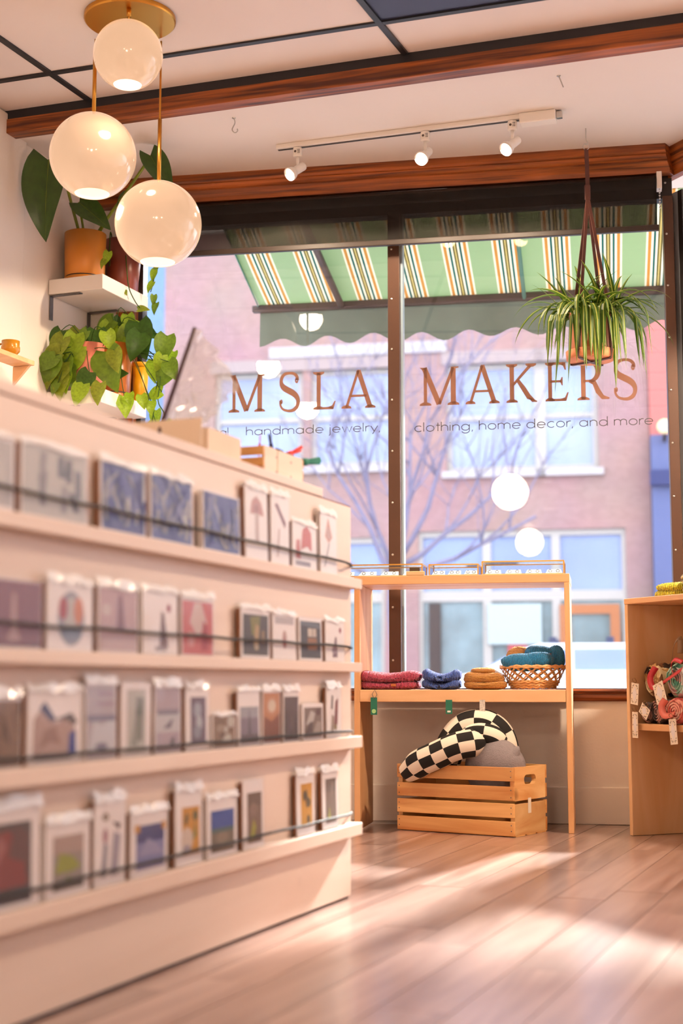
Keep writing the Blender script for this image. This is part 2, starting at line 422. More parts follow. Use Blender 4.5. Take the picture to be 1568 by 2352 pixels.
# lettering on the glass
M_letter = mat('bronze_vinyl', S('#7e5442'), .45, metal=.1, var=.10, vscale=14)
M_thin = mat('dark_vinyl', S('#3a3436'), .5)
LY = GN - .0042
def rib2(mb, pts, ws, o, sx, sz):
    P = [Vector((p[0], p[1])) for p in pts]; n = len(P)
    if not isinstance(ws, (list, tuple)): ws = [ws] * n
    L = []; Rr = []
    for i in range(n):
        t = (P[min(i + 1, n - 1)] - P[max(i - 1, 0)]).normalized(); nn = Vector((-t.y, t.x))
        L.append(P[i] + nn * ws[i] / 2); Rr.append(P[i] - nn * ws[i] / 2)
    for i in range(n - 1):
        mb.face([(o[0] + q.x * sx, LY, o[1] + q.y * sz) for q in (L[i], L[i + 1], Rr[i + 1], Rr[i])])
def poly2(mb, pts, o, sx, sz): mb.face([(o[0] + q[0] * sx, LY, o[1] + q[1] * sz) for q in pts])
def arc(cx, cy, rx, ry, a0, a1, n=14): return [(cx + rx * math.cos(math.radians(a0 + (a1 - a0) * i / n)), cy + ry * math.sin(math.radians(a0 + (a1 - a0) * i / n))) for i in range(n + 1)]
def foot(x, w, y=0.0, up=1):   # bracketed serif
    return [(x - w, y), (x + w, y), (x + w * .95, y + up * .045), (x + w * .42, y + up * .085), (x - w * .42, y + up * .085), (x - w * .95, y + up * .045)]
def cap(ch):
    R, P = [], []
    if ch == 'M':
        R += [([(.15, .02), (.15, .93)], .085), ([(.12, .99), (.50, .03)], .135), ([(.50, .03), (.86, .98)], .08), ([(.86, .02), (.86, .95)], .13)]
        P += [foot(.15, .15), foot(.86, .15), [(0, 1.0), (.20, 1.0), (.17, .92), (.06, .95)], [(.80, .93), (1.0, .97), (1.0, 1.0), (.80, 1.0)]]
    if ch == 'A':
        R += [([(.14, .02), (.50, 1.0)], .08), ([(.50, 1.0), (.86, .02)], .14), ([(.25, .33), (.75, .33)], .06)]
        P += [foot(.14, .15), foot(.86, .16), [(.44, .96), (.50, 1.03), (.56, .96)]]
    if ch == 'L':
        R += [([(.28, .02), (.28, .98)], .17), ([(.2, .03), (.9, .03)], .065)]
        P += [foot(.28, .24), foot(.28, .24, 1.0, -1), [(.62, .05), (.90, 0), (1.0, .22), (.95, .22), (.84, .10)]]
    if ch == 'K':
        R += [([(.22, .02), (.22, .98)], .14), ([(.22, .42), (.50, .68), (.80, .95)], [.07, .08, .09]), ([(.40, .58), (.58, .36), (.74, .14), (.92, .04)], [.10, .14, .15, .05])]
        P += [foot(.22, .18), foot(.22, .18, 1.0, -1), foot(.82, .17, 1.0, -1), [(.70, .14), (.84, .0), (1.0, 0), (1.0, .03), (.86, .08)]]
    if ch == 'E':
        R += [([(.24, .02), (.24, .98)], .16), ([(.2, .03), (.88, .03)], .065), ([(.2, .97), (.82, .97)], .065), ([(.24, .51), (.70, .51)], .06)]
        P += [foot(.24, .2), foot(.24, .2, 1.0, -1), [(.62, .05), (.90, 0), (1.0, .22), (.94, .22), (.84, .09)], [(.62, .95), (.88, 1.0), (.90, .80), (.85, .80), (.78, .91)], [(.64, .51), (.72, .62), (.76, .62), (.76, .40), (.72, .40)]]
    if ch == 'R':
        R += [([(.22, .02), (.22, .98)], .14), ([(.20, .97), (.42, .97)] + arc(.42, .73, .25, .24, 88, -88) + [(.22, .49)], [.06, .06] + [.06 + .09 * math.sin(math.pi * i / 14) for i in range(15)] + [.06]), ([(.40, .49), (.55, .44), (.66, .22), (.80, .06), (1.0, .03)], [.08, .13, .15, .12, .04])]
        P += [foot(.22, .19), foot(.22, .19, 1.0, -1)]
    if ch == 'S':
        c = [(.86, .80), (.84, .90), (.70, .98), (.50, 1.0), (.28, .97), (.15, .86), (.14, .72), (.24, .62), (.45, .54), (.68, .46), (.84, .36), (.90, .23), (.82, .08), (.62, .0), (.40, .0), (.20, .05), (.10, .16), (.12, .26)]
        w = [.16, .12, .08, .07, .09, .14, .17, .18, .18, .18, .18, .17, .13, .09, .07, .07, .09, .15]
        q = [(p.x, p.y) for p in smooth_path([(a_, b_, 0) for a_, b_ in c], 4)]
        ww_ = []
        for i in range(len(w) - 1): ww_ += [w[i] + (w[i + 1] - w[i]) * k / 4 for k in range(4)]
        R.append((q, ww_ + [w[-1]]))
        R.append((arc(.83, .80, .05, .05, 0, 360), .06)); R.append((arc(.14, .24, .04, .04, 0, 360), .05))
    return R, P
ZB, CH = 1.643, .157
for pi, lst in enumerate(([('M', -.535, -.381), ('S', -.324, -.231), ('L', -.182, -.083), ('A', -.058, .079)],
                          [('M', .262, .421), ('A', .449, .582), ('K', .606, .733), ('E', .762, .858), ('R', .887, 1.016), ('S', 1.030, 1.126)])):
    for ch, u0, u1 in lst:
        mb = MB(); R, P = cap(ch)
        for pts, w in R: rib2(mb, pts, w, (u0, ZB), u1 - u0, CH)
        for p in P: poly2(mb, p, (u0, ZB), u1 - u0, CH)
        tag(mb.build('letter', M_letter, panes[pi]), 'bronze serif capital letter ' + ch)
C_ = lambda: arc(.5, .5, .5, .5, 0, 360, 20)
def glyph(c):
    g = {'o': ([C_()], 1.28), 'a': ([C_(), [(1, 0), (1, 1)]], 1.32), 'd': ([C_(), [(1, 0), (1, 1.6)]], 1.32), 'c': ([arc(.5, .5, .5, .5, 48, 312)], 1.15),
         'e': ([arc(.5, .5, .5, .5, 0, 318), [(0, .5), (1, .5)]], 1.28), 'g': ([C_(), [(1, 1), (1, -.05)], arc(.5, -.05, .5, .45, 0, -160)], 1.32),
         'h': ([[(0, 0), (0, 1.6)], arc(.42, .58, .42, .42, 180, 0), [(.84, .58), (.84, 0)]], 1.14), 'n': ([[(0, 0), (0, 1)], arc(.42, .58, .42, .42, 180, 0), [(.84, .58), (.84, 0)]], 1.14),
         'm': ([[(0, 0), (0, 1)], arc(.38, .62, .38, .38, 180, 0), [(.76, .62), (.76, 0)], arc(1.14, .62, .38, .38, 180, 0), [(1.52, .62), (1.52, 0)]], 1.82),
         'i': ([[(0, 0), (0, 1)], [(0, 1.32), (0, 1.44)]], .34), 'l': ([[(0, 0), (0, 1.6)]], .34), 'j': ([[(.1, 1), (.1, -.3)] + arc(-.1, -.3, .2, .2, 0, -80, 5), [(.1, 1.32), (.1, 1.44)]], .44),
         'r': ([[(0, 0), (0, 1)], arc(.42, .55, .42, .45, 180, 75)], .66), 't': ([[(.22, 1.45), (.22, 0)], [(0, 1), (.5, 1)]], .66),
         'w': ([[(0, 1), (.32, 0), (.64, 1), (.96, 0), (1.28, 1)]], 1.5), 'y': ([[(0, 1), (.46, 0)], [(.92, 1), (.25, -.5)]], 1.1), ',': ([[(.1, .06), (0, -.28)]], .4), ' ': ([], .55)}
    return g[c]
def tagline(txt, u0, u1, z, xh, pane):
    wtot = sum(glyph(c)[1] for c in txt); sx = (u1 - u0) / wtot; x = 0; mb = MB()
    for c in txt:
        st, adv = glyph(c)
        for s_ in st: rib2(mb, [((x + p[0]) * sx, p[1] * xh) for p in s_], .0032, (u0, z), 1, 1)
        x += adv
    return mb.build('tagline', M_thin, pane)
tagline('local', -.640, -.528, 1.546, .022, panes[0])
tagline('handmade jewelry,', -.458, .108, 1.546, .0225, panes[0])
tagline('clothing, home decor, and more', .242, 1.190, 1.538, .0235, panes[1])

# splayed side pane of the shop entrance at the right
SA = math.radians(-65.0)
P2 = W0 + WU * 1.285 + WN * .06
FS = (P2, SA)
w2 = tag(empty('window_2', FS), 'splayed side pane of the entrance right of the shop window', kind='structure')
M_alu = mat('pale_aluminium', S('#b9bfc6'), .35, metal=.5)
MB().box(.012, .050, -.02, .05, .50, 2.46).build('frame_post', M_alu, w2)
MB().box(.05, .075, -.02, .05, .50, 2.46).build('frame_edge', M_darkframe, w2)
MB().box(.075, 2.6, .012, .018, .50, 2.46).build('pane', M_glass, w2)
MB().box(2.6, 2.68, -.02, .05, 0, 2.53).build('frame_post', M_alu, w2)
tag(MB().box(0, 2.7, 0, .06, 0, .5).build('wall_splay', M_plaster, frame=FS), 'low wall under the splayed entrance pane', kind='structure')
tag(MB().box(0, 2.7, 0, .06, 2.6, 3.0).build('wall_splay_top', M_plaster, frame=FS), 'wall above the splayed entrance pane', kind='structure')
hp2 = [(y * .9 + .0, z) for y, z in hp]
tag(moulding(MB(), hp2, -.02, 2.7).build('trim_6', M_oak, frame=FS), 'moulded wooden header turning along the entrance pane', kind='structure')

# ------------------------------------------------------------------ roller blind
M_fabric = bpy.data.materials.new('blind_fabric'); M_fabric.use_nodes = True
nt = M_fabric.node_tree; N = nt.nodes; L = nt.links
tr = N.new('ShaderNodeBsdfTransparent'); tr.inputs['Color'].default_value = (1, .9, .78, 1)
mx = N.new('ShaderNodeMixShader'); mx.inputs['Fac'].default_value = .26
N['Principled BSDF'].inputs['Base Color'].default_value = (*S('#1a1512'), 1); N['Principled BSDF'].inputs['Roughness'].default_value = .9
L.new(N['Principled BSDF'].outputs[0], mx.inputs[1]); L.new(tr.outputs[0], mx.inputs[2]); L.new(mx.outputs[0], N['Material Output'].inputs['Surface'])
bl = thing('roller_blind', 'dark see-through roller blind pulled a little way down the shop window', 'blind', FW, (0, 0, 2.29))
MB().tube([(-.90, -.028, .20), (1.21, -.028, .20)], .026, 16).build('roller', M_darkframe, bl, smooth=True)
MB().box(-.90, 1.214, -.0565, -.055, .015, .205).build('fabric', M_fabric, bl)
MB().box(-.91, 1.22, -.066, -.046, -.008, .015).build('bottom_bar', mat('blind_bar', S('#2c1f18'), .5), bl, bevel=.003)
MB().box(1.216, 1.236, -.05, -.004, .165, .235).build('bracket', M_whiteplastic, bl, bevel=.002)
ch = MB()
for k in range(7): ch.ell((1.226, -.054, .158 - k * .012), (.0035, .0035, .0045), 8, 6)
ch.build('chain', M_steel, bl, smooth=True)


# ------------------------------------------------------------------ card rack
rk = thing('card_rack', 'long pale pine card rack with four ledges full of greeting cards', 'card rack', FR)
RL = -2.05
bd = MB(); bd.box(-.34, 0, RL, 0, .005, .976)
bd.build('body', M_pine, rk, bevel=.002)
MB().box(-.345, .0015, RL, -.195, .9785, 1.000).build('top_board', M_pine, rk, bevel=.002)
MB().box(-.33, -.006, RL, -.006, 0, .005).build('plinth', M_black, rk)
MB().box(-.34, -.001, RL, 0, .976, .9785).build('seam', mat('seam_brown', S('#7a4a3a'), .8), rk)
M_cord = mat('black_elastic', (.012, .008, .008), .7)
LEDGES = [(.765, .790, .826), (.556, .579, .618), (.368, .397, .411), (.154, .184, .209)]
for z0, z1, zc in LEDGES:
    MB().box(0, .030, RL, .002, z0, z1).build('ledge', M_pine, rk, bevel=.002)
    pts = [(.003, -.004, zc - .002), (.017, -.05, zc - .001)] + [(.0245 + .001 * math.sin(k * 1.7), -.1 - k * .13, zc + .0015 * math.sin(k * 2.3)) for k in range(16)]
    MB().tube(pts, .0032, 8).build('elastic_cord', M_cord, rk, smooth=True)

# ------------------------------------------------------------------ greeting cards
M_card = mat('card_white', S('#dfd7d6'), .6)
M_kraft = mat('kraft_envelope', S('#8a5636'), .8)
M_sleeve = clear('cello_sleeve', (.98, .98, .99), refl=.012, rough=.12, white=.03, graze=.12)
M_glint_flap = clear('cello_flap', (.9, .9, .93), refl=.10, rough=.16, white=.68, wcol=(.95, .95, .98))  # diffuse white mixed in paints the glints along the sleeve tops
def ink(h): return mat('ink_' + h, S('#' + h, .62), .6)
CARDS = [(0.79, [(-1.628, -1.52, 0.124), (-1.509, -1.3, 0.128), (-1.266, -1.096, 0.134), (-1.089, -0.908, 0.136), (-0.875, -0.693, 0.13), (-0.672, -0.55, 0.169), (-0.54, -0.433, 0.169), (-0.422, -0.269, 0.115), (-0.25, -0.138, 0.16)]),
 (0.579, [(-1.595, -1.431, 0.115), (-1.424, -1.277, 0.123), (-1.266, -1.121, 0.126), (-1.11, -0.966, 0.129), (-0.96, -0.812, 0.126), (-0.692, -0.536, 0.116), (-0.527, -0.39, 0.112), (-0.379, -0.23, 0.108), (-0.216, -0.085, 0.108)]),
 (0.397, [(-1.575, -1.484, 0.122), (-1.472, -1.304, 0.128), (-1.298, -1.189, 0.143), (-1.18, -1.067, 0.141), (-1.058, -0.948, 0.138), (-0.934, -0.829, 0.134), (-0.822, -0.707, 0.073), (-0.7, -0.584, 0.123), (-0.58, -0.479, 0.127), (-0.467, -0.373, 0.126), (-0.359, -0.223, 0.09), (-0.209, -0.109, 0.133)]),
 (0.184, [(-1.6, -1.417, 0.169), (-1.411, -1.27, 0.132), (-1.262, -1.152, 0.158), (-1.14, -0.997, 0.125), (-0.969, -0.854, 0.155), (-0.839, -0.695, 0.128), (-0.671, -0.563, 0.153), (-0.386, -0.277, 0.15), (-0.231, -0.126, 0.149)])]
def r_(x0, y0, x1, y1, c): return ([(x0, y0), (x1, y0), (x1, y1), (x0, y1)], c)
def e_(cx, cy, rx, ry, c, n=16): return ([(cx + rx * math.cos(2 * math.pi * i / n), cy + ry * math.sin(2 * math.pi * i / n)) for i in range(n)], c)
def p_(c, *pts): return (list(pts), c)
def streaks(cols, n, seed, x0=.03, y0=.03, x1=.97, y1=.97, slant=.25, wd=.07):
    rr = random.Random(seed); o = []
    for i in range(n):
        x = rr.uniform(x0, x1 - wd); y = rr.uniform(y0, y1 - .25); h = rr.uniform(.15, .45); sl = rr.uniform(-slant, slant)
        yy = min(y + h, y1); xa = min(max(x + sl, x0), x1 - wd)
        o.append(p_(rr.choice(cols), (x, y), (x + wd, y), (xa + wd, yy), (xa, yy)))
    return o
def blots(cols, n, seed, x0, y0, x1, y1, r=.12):
    rr = random.Random(seed); o = []
    for i in range(n):
        rx = rr.uniform(.4, 1) * r; ry = rr.uniform(.4, 1) * r
        o.append(e_(rr.uniform(x0 + rx, x1 - rx), rr.uniform(y0 + ry, y1 - ry), rx, ry, rr.choice(cols), 10))
    return o
flor = lambda sd: [r_(.03, .02, .97, .97, '484c98')] + streaks(['b9b6bf', '8f90c4', 'a9a4b4', '2c2e90', '6a6ab0', 'cfcac6', '34389a', 'bdb8b4', '8c8896'], 36, sd, wd=.055)
PR = [
 [('pale card with grey cloudy drawing', [r_(.05, .05, .95, .93, 'cfc8c4')] + blots(['b9b0b2', 'd8d2cc'], 6, 1, .05, .05, .95, .9, .2)),
  ('white card with grey dancing figures', [r_(.02, .02, .98, .97, 'd6d0ca')] + streaks(['8d8488', '6d6a76', 'a79fa2', '5c5561'], 9, 3, .1, .08, .9, .9, .1, .09)),
  ('blue and grey marbled card, left of a pair', flor(4)), ('blue and grey marbled card, right of a pair', flor(9)),
  ('narrow blue marbled card beside the pink art cards', flor(12)),
  ('tall white card with a pink mushroom cap', [p_('d79b93', (.22, .62), (.3, .8), (.5, .88), (.72, .8), (.84, .62)), r_(.44, .25, .6, .64, 'ddc3bd'), e_(.5, .7, .1, .06, 'b87f7c')]),
  ('tall white card with a slanted plum feather', [p_('8a4a58', (.2, .84), (.36, .86), (.82, .6), (.76, .52)), p_('dcc0ba', (.3, .1), (.4, .1), (.48, .5), (.4, .5))]),
  ('short white card with two red coral shapes', [p_('d8685c', (.35, .4), (.42, .85), (.6, .95), (.78, .8), (.8, .4), (.6, .5)), p_('dd7d72', (.12, .2), (.16, .6), (.3, .62), (.34, .2)), r_(.12, .06, .75, .16, 'a79aa4')]),
  ('last white card with a pale pink bird', [p_('e3a48f', (.3, .6), (.5, .92), (.74, .6), (.52, .5)), e_(.52, .66, .14, .1, 'dbb5ab'), p_('cfc6c6', (.2, .1), (.3, .1), (.6, .5), (.5, .5))])],
 [('maroon card with a pale candle shape', [r_(.01, .02, .99, .98, '8a4656'), p_('c79b98', (.44, .2), (.56, .2), (.53, .8), (.47, .8)), e_(.5, .16, .12, .06, 'c79b98'), r_(.01, .02, .99, .1, '74303f')]),
  ('white card with red and orange ovals in a grey ring', [e_(.52, .46, .30, .40, 'a7a5b3'), e_(.52, .5, .16, .28, 'd6cfcb'), e_(.34, .6, .095, .17, 'b22432'), e_(.68, .58, .11, .2, 'e08455'), e_(.52, .24, .24, .1, '8f9ab0')]),
  ('dusty pink card with a plum figure', [r_(.02, .02, .98, .95, 'd2adb0'), p_('8f5a6c', (.45, .3), (.5, .85), (.6, .86), (.68, .3)), r_(.1, .55, .3, .7, 'decbc8'), r_(.02, .02, .98, .2, 'd8b9b8')]),
  ('white card with a small red dot and brown figure', [e_(.74, .72, .06, .07, 'b03450'), p_('8c6b6f', (.46, .1), (.52, .66), (.6, .64), (.72, .1)), r_(.34, .05, .66, .12, 'b3a6ab')]),
  ('red and pink card with a pale heart shape', [r_(.03, .02, .97, .9, 'd86a6d'), p_('eccfca', (.25, .55), (.4, .88), (.62, .88), (.78, .55), (.5, .3)), p_('b3303f', (.6, .1), (.66, .6), (.8, .5), (.82, .1)), e_(.3, .28, .1, .14, 'e8a7a4')]),
  ('black card with a gold lantern', [r_(.06, .06, .94, .86, '4b4442'), p_('8b8440', (.3, .8), (.36, .45), (.6, .45), (.66, .84)), p_('c9a878', (.42, .25), (.5, .68), (.62, .62), (.58, .25)), e_(.52, .22, .08, .06, 'd8c3a2'), r_(.70, .3, .8, .55, 'a1805c')]),
  ('white card with a tiny red bird', [e_(.5, .42, .1, .2, 'd8b0aa'), p_('b6505a', (.42, .3), (.46, .48), (.55, .28)), r_(.1, .75, .9, .9, 'd2c9cd')]),
  ('black card with a pale clinking glass', [r_(.06, .05, .94, .9, '46454b'), r_(.38, .55, .56, .74, 'e8d9ca'), r_(.58, .55, .74, .74, 'dfcdbd'), r_(.36, .24, .76, .52, 'a97250'), p_('6c7380', (.1, .8), (.9, .74), (.9, .86), (.1, .9))]),
  ('small white card with a plum twig and red dot', [e_(.78, .76, .06, .07, 'a82f4c'), p_('8f7080', (.35, .1), (.5, .6), (.58, .58), (.62, .1)), e_(.45, .28, .12, .1, 'b49aa6')])],
 [('brown card with dark strokes', [r_(.02, .02, .98, .9, '8f6a50')] + streaks(['5a3c2b', 'a98468', '6d4a36'], 10, 21, .03, .03, .97, .88)),
  ('square cream card with a dog in a blue collar', [p_('c9a89f', (.08, .1), (.1, .6), (.3, .82), (.5, .55), (.78, .62), (.9, .4), (.86, .1)), p_('3b3f74', (.2, .74), (.3, .84), (.52, .58), (.42, .56)), p_('6d5f62', (.4, .58), (.52, .6), (.8, .68), (.92, .55), (.86, .5), (.7, .58)), p_('3142a0', (.74, .1), (.76, .4), (.88, .44), (.9, .12)), p_('a8837c', (.2, .2), (.4, .3), (.6, .25), (.5, .5), (.3, .45)), r_(.1, .06, .8, .14, '4d4550')]),
  ('tall lilac card with lines of text and a snowy peak', [r_(.03, .02, .97, .93, 'c9bcc6'), r_(.4, .8, .9, .86, 'b29bad'), r_(.35, .68, .9, .73, 'b29bad'), p_('dfdfe8', (.05, .1), (.3, .5), (.5, .42), (.95, .55), (.95, .1)), r_(.03, .48, .97, .56, '8a869e'), e_(.5, .16, .2, .05, '9089a0')]),
  ('tall white card with a grey green fern', [r_(.18, .05, .82, .9, 'd3d0ca'), p_('8f938a', (.4, .2), (.5, .8), (.75, .78), (.7, .2)), p_('a5aaa0', (.3, .15), (.45, .5), (.55, .12)), p_('6f746c', (.45, .55), (.6, .7), (.72, .55))]),
  ('tall lilac card with a black bird over white water', [r_(.03, .02, .97, .93, 'c6b4c0'), r_(.03, .3, .97, .58, 'd9d7de'), p_('4d4653', (.55, .08), (.62, .2), (.75, .24), (.7, .06)), r_(.1, .55, .9, .62, '908b9c'), p_('6b6474', (.3, .35), (.7, .5), (.6, .36))]),
  ('white card with a purple panel of pale blue petals', [r_(.2, .1, .86, .82, '7b6a80'), e_(.5, .62, .16, .12, 'b5bccb'), e_(.56, .42, .14, .12, 'c9ced8'), e_(.48, .28, .15, .1, '9fa6b5')]),
  ('short brown card with painted leaves', [r_(.04, .03, .96, .95, 'a08470')] + blots(['d9d2c6', '7d5e4c', 'b9a592', '8e7460'], 12, 31, .05, .05, .95, .95, .2)),
  ('grey violet card with a leafless stem', [r_(.08, .04, .92, .66, '8f8394'), r_(.08, .5, .92, .7, 'b3b3bd'), p_('5b5260', (.44, .2), (.5, .72), (.56, .2)), r_(.08, .04, .92, .2, '6f5f66')]),
  ('orange card with a pale rising sun', [r_(.04, .03, .96, .92, 'cf8d62'), e_(.52, .68, .3, .17, 'dba583'), e_(.52, .68, .2, .11, 'f0ddc6'), p_('8a4c30', (.04, .03), (.1, .5), (.5, .4), (.96, .55), (.96, .03))]),
  ('narrow dark brown card with shadowy trees', [r_(.05, .03, .95, .85, '5f4c4c')] + streaks(['4a3b3d', '77625f', '6a5664'], 8, 41, .06, .05, .94, .82, .08, .1)),
  ('short framed card with grey running horses', [r_(.08, .06, .94, .88, '8d7a72'), p_('d6cdc6', (.15, .4), (.4, .8), (.6, .72), (.5, .45)), p_('5d4a4a', (.1, .15), (.3, .45), (.5, .5), (.45, .2)), p_('b9aaa0', (.5, .2), (.7, .5), (.9, .45), (.85, .15)), e_(.75, .75, .12, .1, '6a4a48')]),
  ('narrow white card with red and black blossom marks', [p_('4d4038', (.3, .55), (.36, .82), (.46, .8), (.42, .55)), p_('8a3b3d', (.5, .2), (.62, .7), (.8, .76), (.74, .25)), p_('a8907c', (.3, .12), (.36, .45), (.5, .4), (.46, .1)), e_(.6, .2, .1, .06, '9a7f4c')])],
 [('large dark card with a deep red robed figure', [r_(.04, .05, .86, .82, '4c3832'), p_('8f2c24', (.1, .2), (.2, .7), (.5, .76), (.74, .6), (.8, .2)), p_('a8605a', (.3, .4), (.36, .72), (.48, .6)), r_(.04, .05, .86, .18, '4a3f44'), p_('6a3a33', (.5, .5), (.6, .8), (.82, .7), (.84, .4))]),
  ('white bordered card with a green and pink meadow', [r_(.16, .08, .86, .78, 'a99a92'), r_(.16, .55, .86, .78, 'c3a79c'), p_('a3a832', (.2, .3), (.3, .56), (.6, .5), (.8, .35), (.6, .3)), p_('7d8046', (.2, .1), (.5, .25), (.8, .1)), r_(.16, .08, .86, .15, '6f6357')]),
  ('white card with lilac plants and a dark winged shape', [p_('5b3946', (.55, .72), (.8, .6), (.92, .88), (.84, .68)), e_(.35, .78, .1, .05, 'a38d7a'), p_('9d97a5', (.2, .1), (.3, .5), (.42, .45), (.36, .1)), e_(.34, .56, .08, .09, 'c08a98'), p_('b9b0c0', (.5, .1), (.6, .6), (.85, .55), (.75, .1))]),
  ('white card with a blue mountain lake and gold corners', [r_(.14, .1, .92, .72, '8f8fc4'), r_(.14, .5, .92, .76, '3a3b80'), r_(.10, .66, .24, .78, 'e0a03c'), r_(.84, .66, .96, .78, 'e0a03c'), p_('a9a6cf', (.2, .3), (.45, .56), (.6, .5), (.9, .3))]),
  ('white card with yellow panel of bees and a pale bloom', [r_(.24, .12, .9, .74, 'e3a02c'), p_('6b5a26', (.3, .55), (.4, .68), (.5, .62), (.42, .5)), e_(.74, .62, .1, .07, '5a5a2a'), e_(.42, .32, .22, .16, 'efd9c8'), p_('8a8a3c', (.62, .3), (.72, .56), (.8, .36)), e_(.4, .2, .14, .06, 'b8aab4')]),
  ('white card with a blue sky above a brown field', [r_(.12, .08, .9, .46, '857461'), r_(.12, .44, .9, .76, '3556ad'), e_(.5, .3, .2, .1, '9c8a76'), r_(.12, .4, .9, .47, '4d6a6a')]),
  ('white card with a brown bark panel and yellow sprout', [r_(.2, .08, .9, .8, '8b6f5e'), p_('b7b13a', (.3, .12), (.5, .42), (.62, .3), (.5, .12)), r_(.2, .6, .9, .8, '7a6355'), e_(.5, .55, .2, .1, '9a7f70')]),
  ('narrow white card with yellow panel of dark bees', [r_(.22, .12, .88, .82, 'e5a42c')] + blots(['5a4a24', '6b5426', '8a7a2c'], 7, 51, .26, .16, .84, .8, .13)),
  ('last narrow card with brown bark panel and green shoot', [r_(.2, .1, .88, .84, '8a7264'), p_('b9b84a', (.3, .14), (.44, .38), (.52, .14)), r_(.2, .62, .88, .84, '7d6a60'), p_('a48f84', (.5, .4), (.6, .8), (.7, .75))])]]
ROWN = ['top', 'second', 'third', 'lowest']
for ri, (zt, cs) in enumerate(CARDS):
    for ci, (a0, a1, h) in enumerate(cs):
        nm, shapes = PR[ri][ci]; w = a1 - a0; lean = random.uniform(.02, .06)
        t = thing('greeting_card', nm + ' on the ' + ROWN[ri] + ' ledge', 'card', FR, (.004, (a0 + a1) / 2, zt), 0, 'greeting cards on the rack')
        t.rotation_euler = (0, -lean * .5, -RY)
        hw = w / 2
        x1 = .0125
        dark = len(shapes) and (shapes[0][0][1][0] - shapes[0][0][0][0] > .9)
        MB().box(x1 - .003, x1, -hw * .94, hw * .94, .001, h * .93).build('card', M_card, t)
        MB().box(x1 - .009, x1 - .0045, -hw * .985, hw * .90, .001, h * .90).build('envelope', M_kraft if (ci + ri) % 4 else M_card, t)
        cols = []; mb = MB()
        for k, (pts, c) in enumerate(shapes):
            if c not in cols: cols.append(c)
            mb.face([(x1 + .0003 + .00008 * k, (-.94 + 1.88 * px) * hw, .001 + h * .93 * py) for px, py in pts], cols.index(c))
        mb.build('print', [ink(c) for c in cols], t)
        sl = MB(); ny = 7; rr = random.Random(ri * 50 + ci)
        grid = [[(x1 + .0022 + rr.uniform(0, .0022), -hw * .99 + 2 * hw * .99 * i / ny, .0 + h * .97 * j / 6) for i in range(ny + 1)] for j in range(7)]
        for j in range(6):
            for i in range(ny): sl.face([grid[j][i], grid[j][i + 1], grid[j + 1][i + 1], grid[j + 1][i]])
        sv = sl.build('sleeve', M_sleeve, t, smooth=True)
        if (ri * 5 + ci * 3) % 7 != 5:
            f = MB(); top = [(x1 - .002 + rr.uniform(-.002, .003), p[1], h * 1.0 + rr.uniform(-.003, .006)) for p in grid[6]]
            mid = [(x1 + .0045, p[1], h * .90 + rr.uniform(-.004, .004)) for p in grid[6]]
            for i in range(ny): f.face([mid[i], mid[i + 1], top[i + 1], top[i]])
            f.build('flap', M_glint_flap, sv, smooth=False)

# ------------------------------------------------------------------ things on top of the card rack
ZT = 1.0
sc_ = thing('small_slatted_crate', 'small pale wooden crate of key tassels at the end of the card rack', 'crate', FR, (-.05, -.435, ZT))
for k, (z0, z1) in enumerate(((.002, .021), (.026, .046), (.051, .072))):
    MB().box(-.20, 0, 0, .006, z0, z1).build('slat', M_crate, sc_, bevel=.001)
    MB().box(-.20, 0, .234, .24, z0, z1).build('slat', M_crate, sc_, bevel=.001)
M_pale = wood('pale_end_board', S('#d9b38f'), S('#e8ccb0'), 'y', scale=9, stretch=8)
for xx in (-.20, -.008):
    MB().box(xx, xx + .008, .006, .080, 0, .074).build('end_board', M_pale, sc_, bevel=.001)
    MB().box(xx, xx + .008, .083, .234, 0, .074).build('end_board', M_pale, sc_, bevel=.001)
MB().box(-.192, -.008, .006, .234, .002, .006).build('base', M_crate, sc_)
nl = MB()
for yy in (.074, .16):
    for zz in (.02, .055): nl.ell((.0005, yy, zz), (.001, .003, .003), 8, 6)
nl.build('nail', M_darksteel, sc_)
def tassel(lab, col, base, tip, r, fr_n=6):
    t = thing('key_tassel', lab, 'tassel', FR, (0, 0, 0), 0, 'key tassels in the small crate')
    m = mat('tassel_' + col, S('#' + col), .8)
    b = Vector(base); e = Vector(tip); mb = MB(); d = (e - b)
    rr = random.Random(len(lab))
    for k in range(fr_n):
        o = Vector((rr.uniform(-1, 1), rr.uniform(-1, 1), rr.uniform(-1, 1))) * r
        mb.tube([b, b + d * .5 + o * .6, e + o], r * .45, 6)
    mb.build('threads', m, t, smooth=True)
    MB().tube([b, b + d * .35], r * 1.2, 8).build('cuff', m, t, smooth=True)
    MB().tube([b - d * .25, b - d * .6 - Vector((0, 0, .03))], r * .5, 6).build('loop', m, t)
tassel('thin red tassel standing up from the small crate', 'c8262f', (-.09, -.37, 1.079), (-.09, -.365, 1.108), .0025, 3)
tassel('dark navy tassel standing up from the small crate', '23163c', (-.09, -.30, 1.085), (-.09, -.31, 1.125), .004, 3)
tassel('dark purple tassel lying over the small crate rim', '2c1a45', (-.085, -.285, 1.083), (-.07, -.23, 1.078), .007)
tassel('bright red tassel leaning out of the small crate', 'd8362c', (-.08, -.235, 1.08), (-.065, -.175, 1.105), .006)
tassel('green tassel leaning out of the small crate', '14705a', (-.07, -.17, 1.072), (-.05, -.09, 1.088), .0075)
bx = thing('cardboard_tray', 'low cream cardboard tray on top of the card rack', 'tray', FR, (-.09, -.68, ZT))
M_cream = mat('cream_cardboard', S('#e6cfb8'), .75, var=.04)
MB().box(-.10, .06, -.08, -.075, 0, .058).build('side', M_cream, bx); MB().box(-.10, .06, .075, .08, 0, .058).build('side', M_cream, bx)
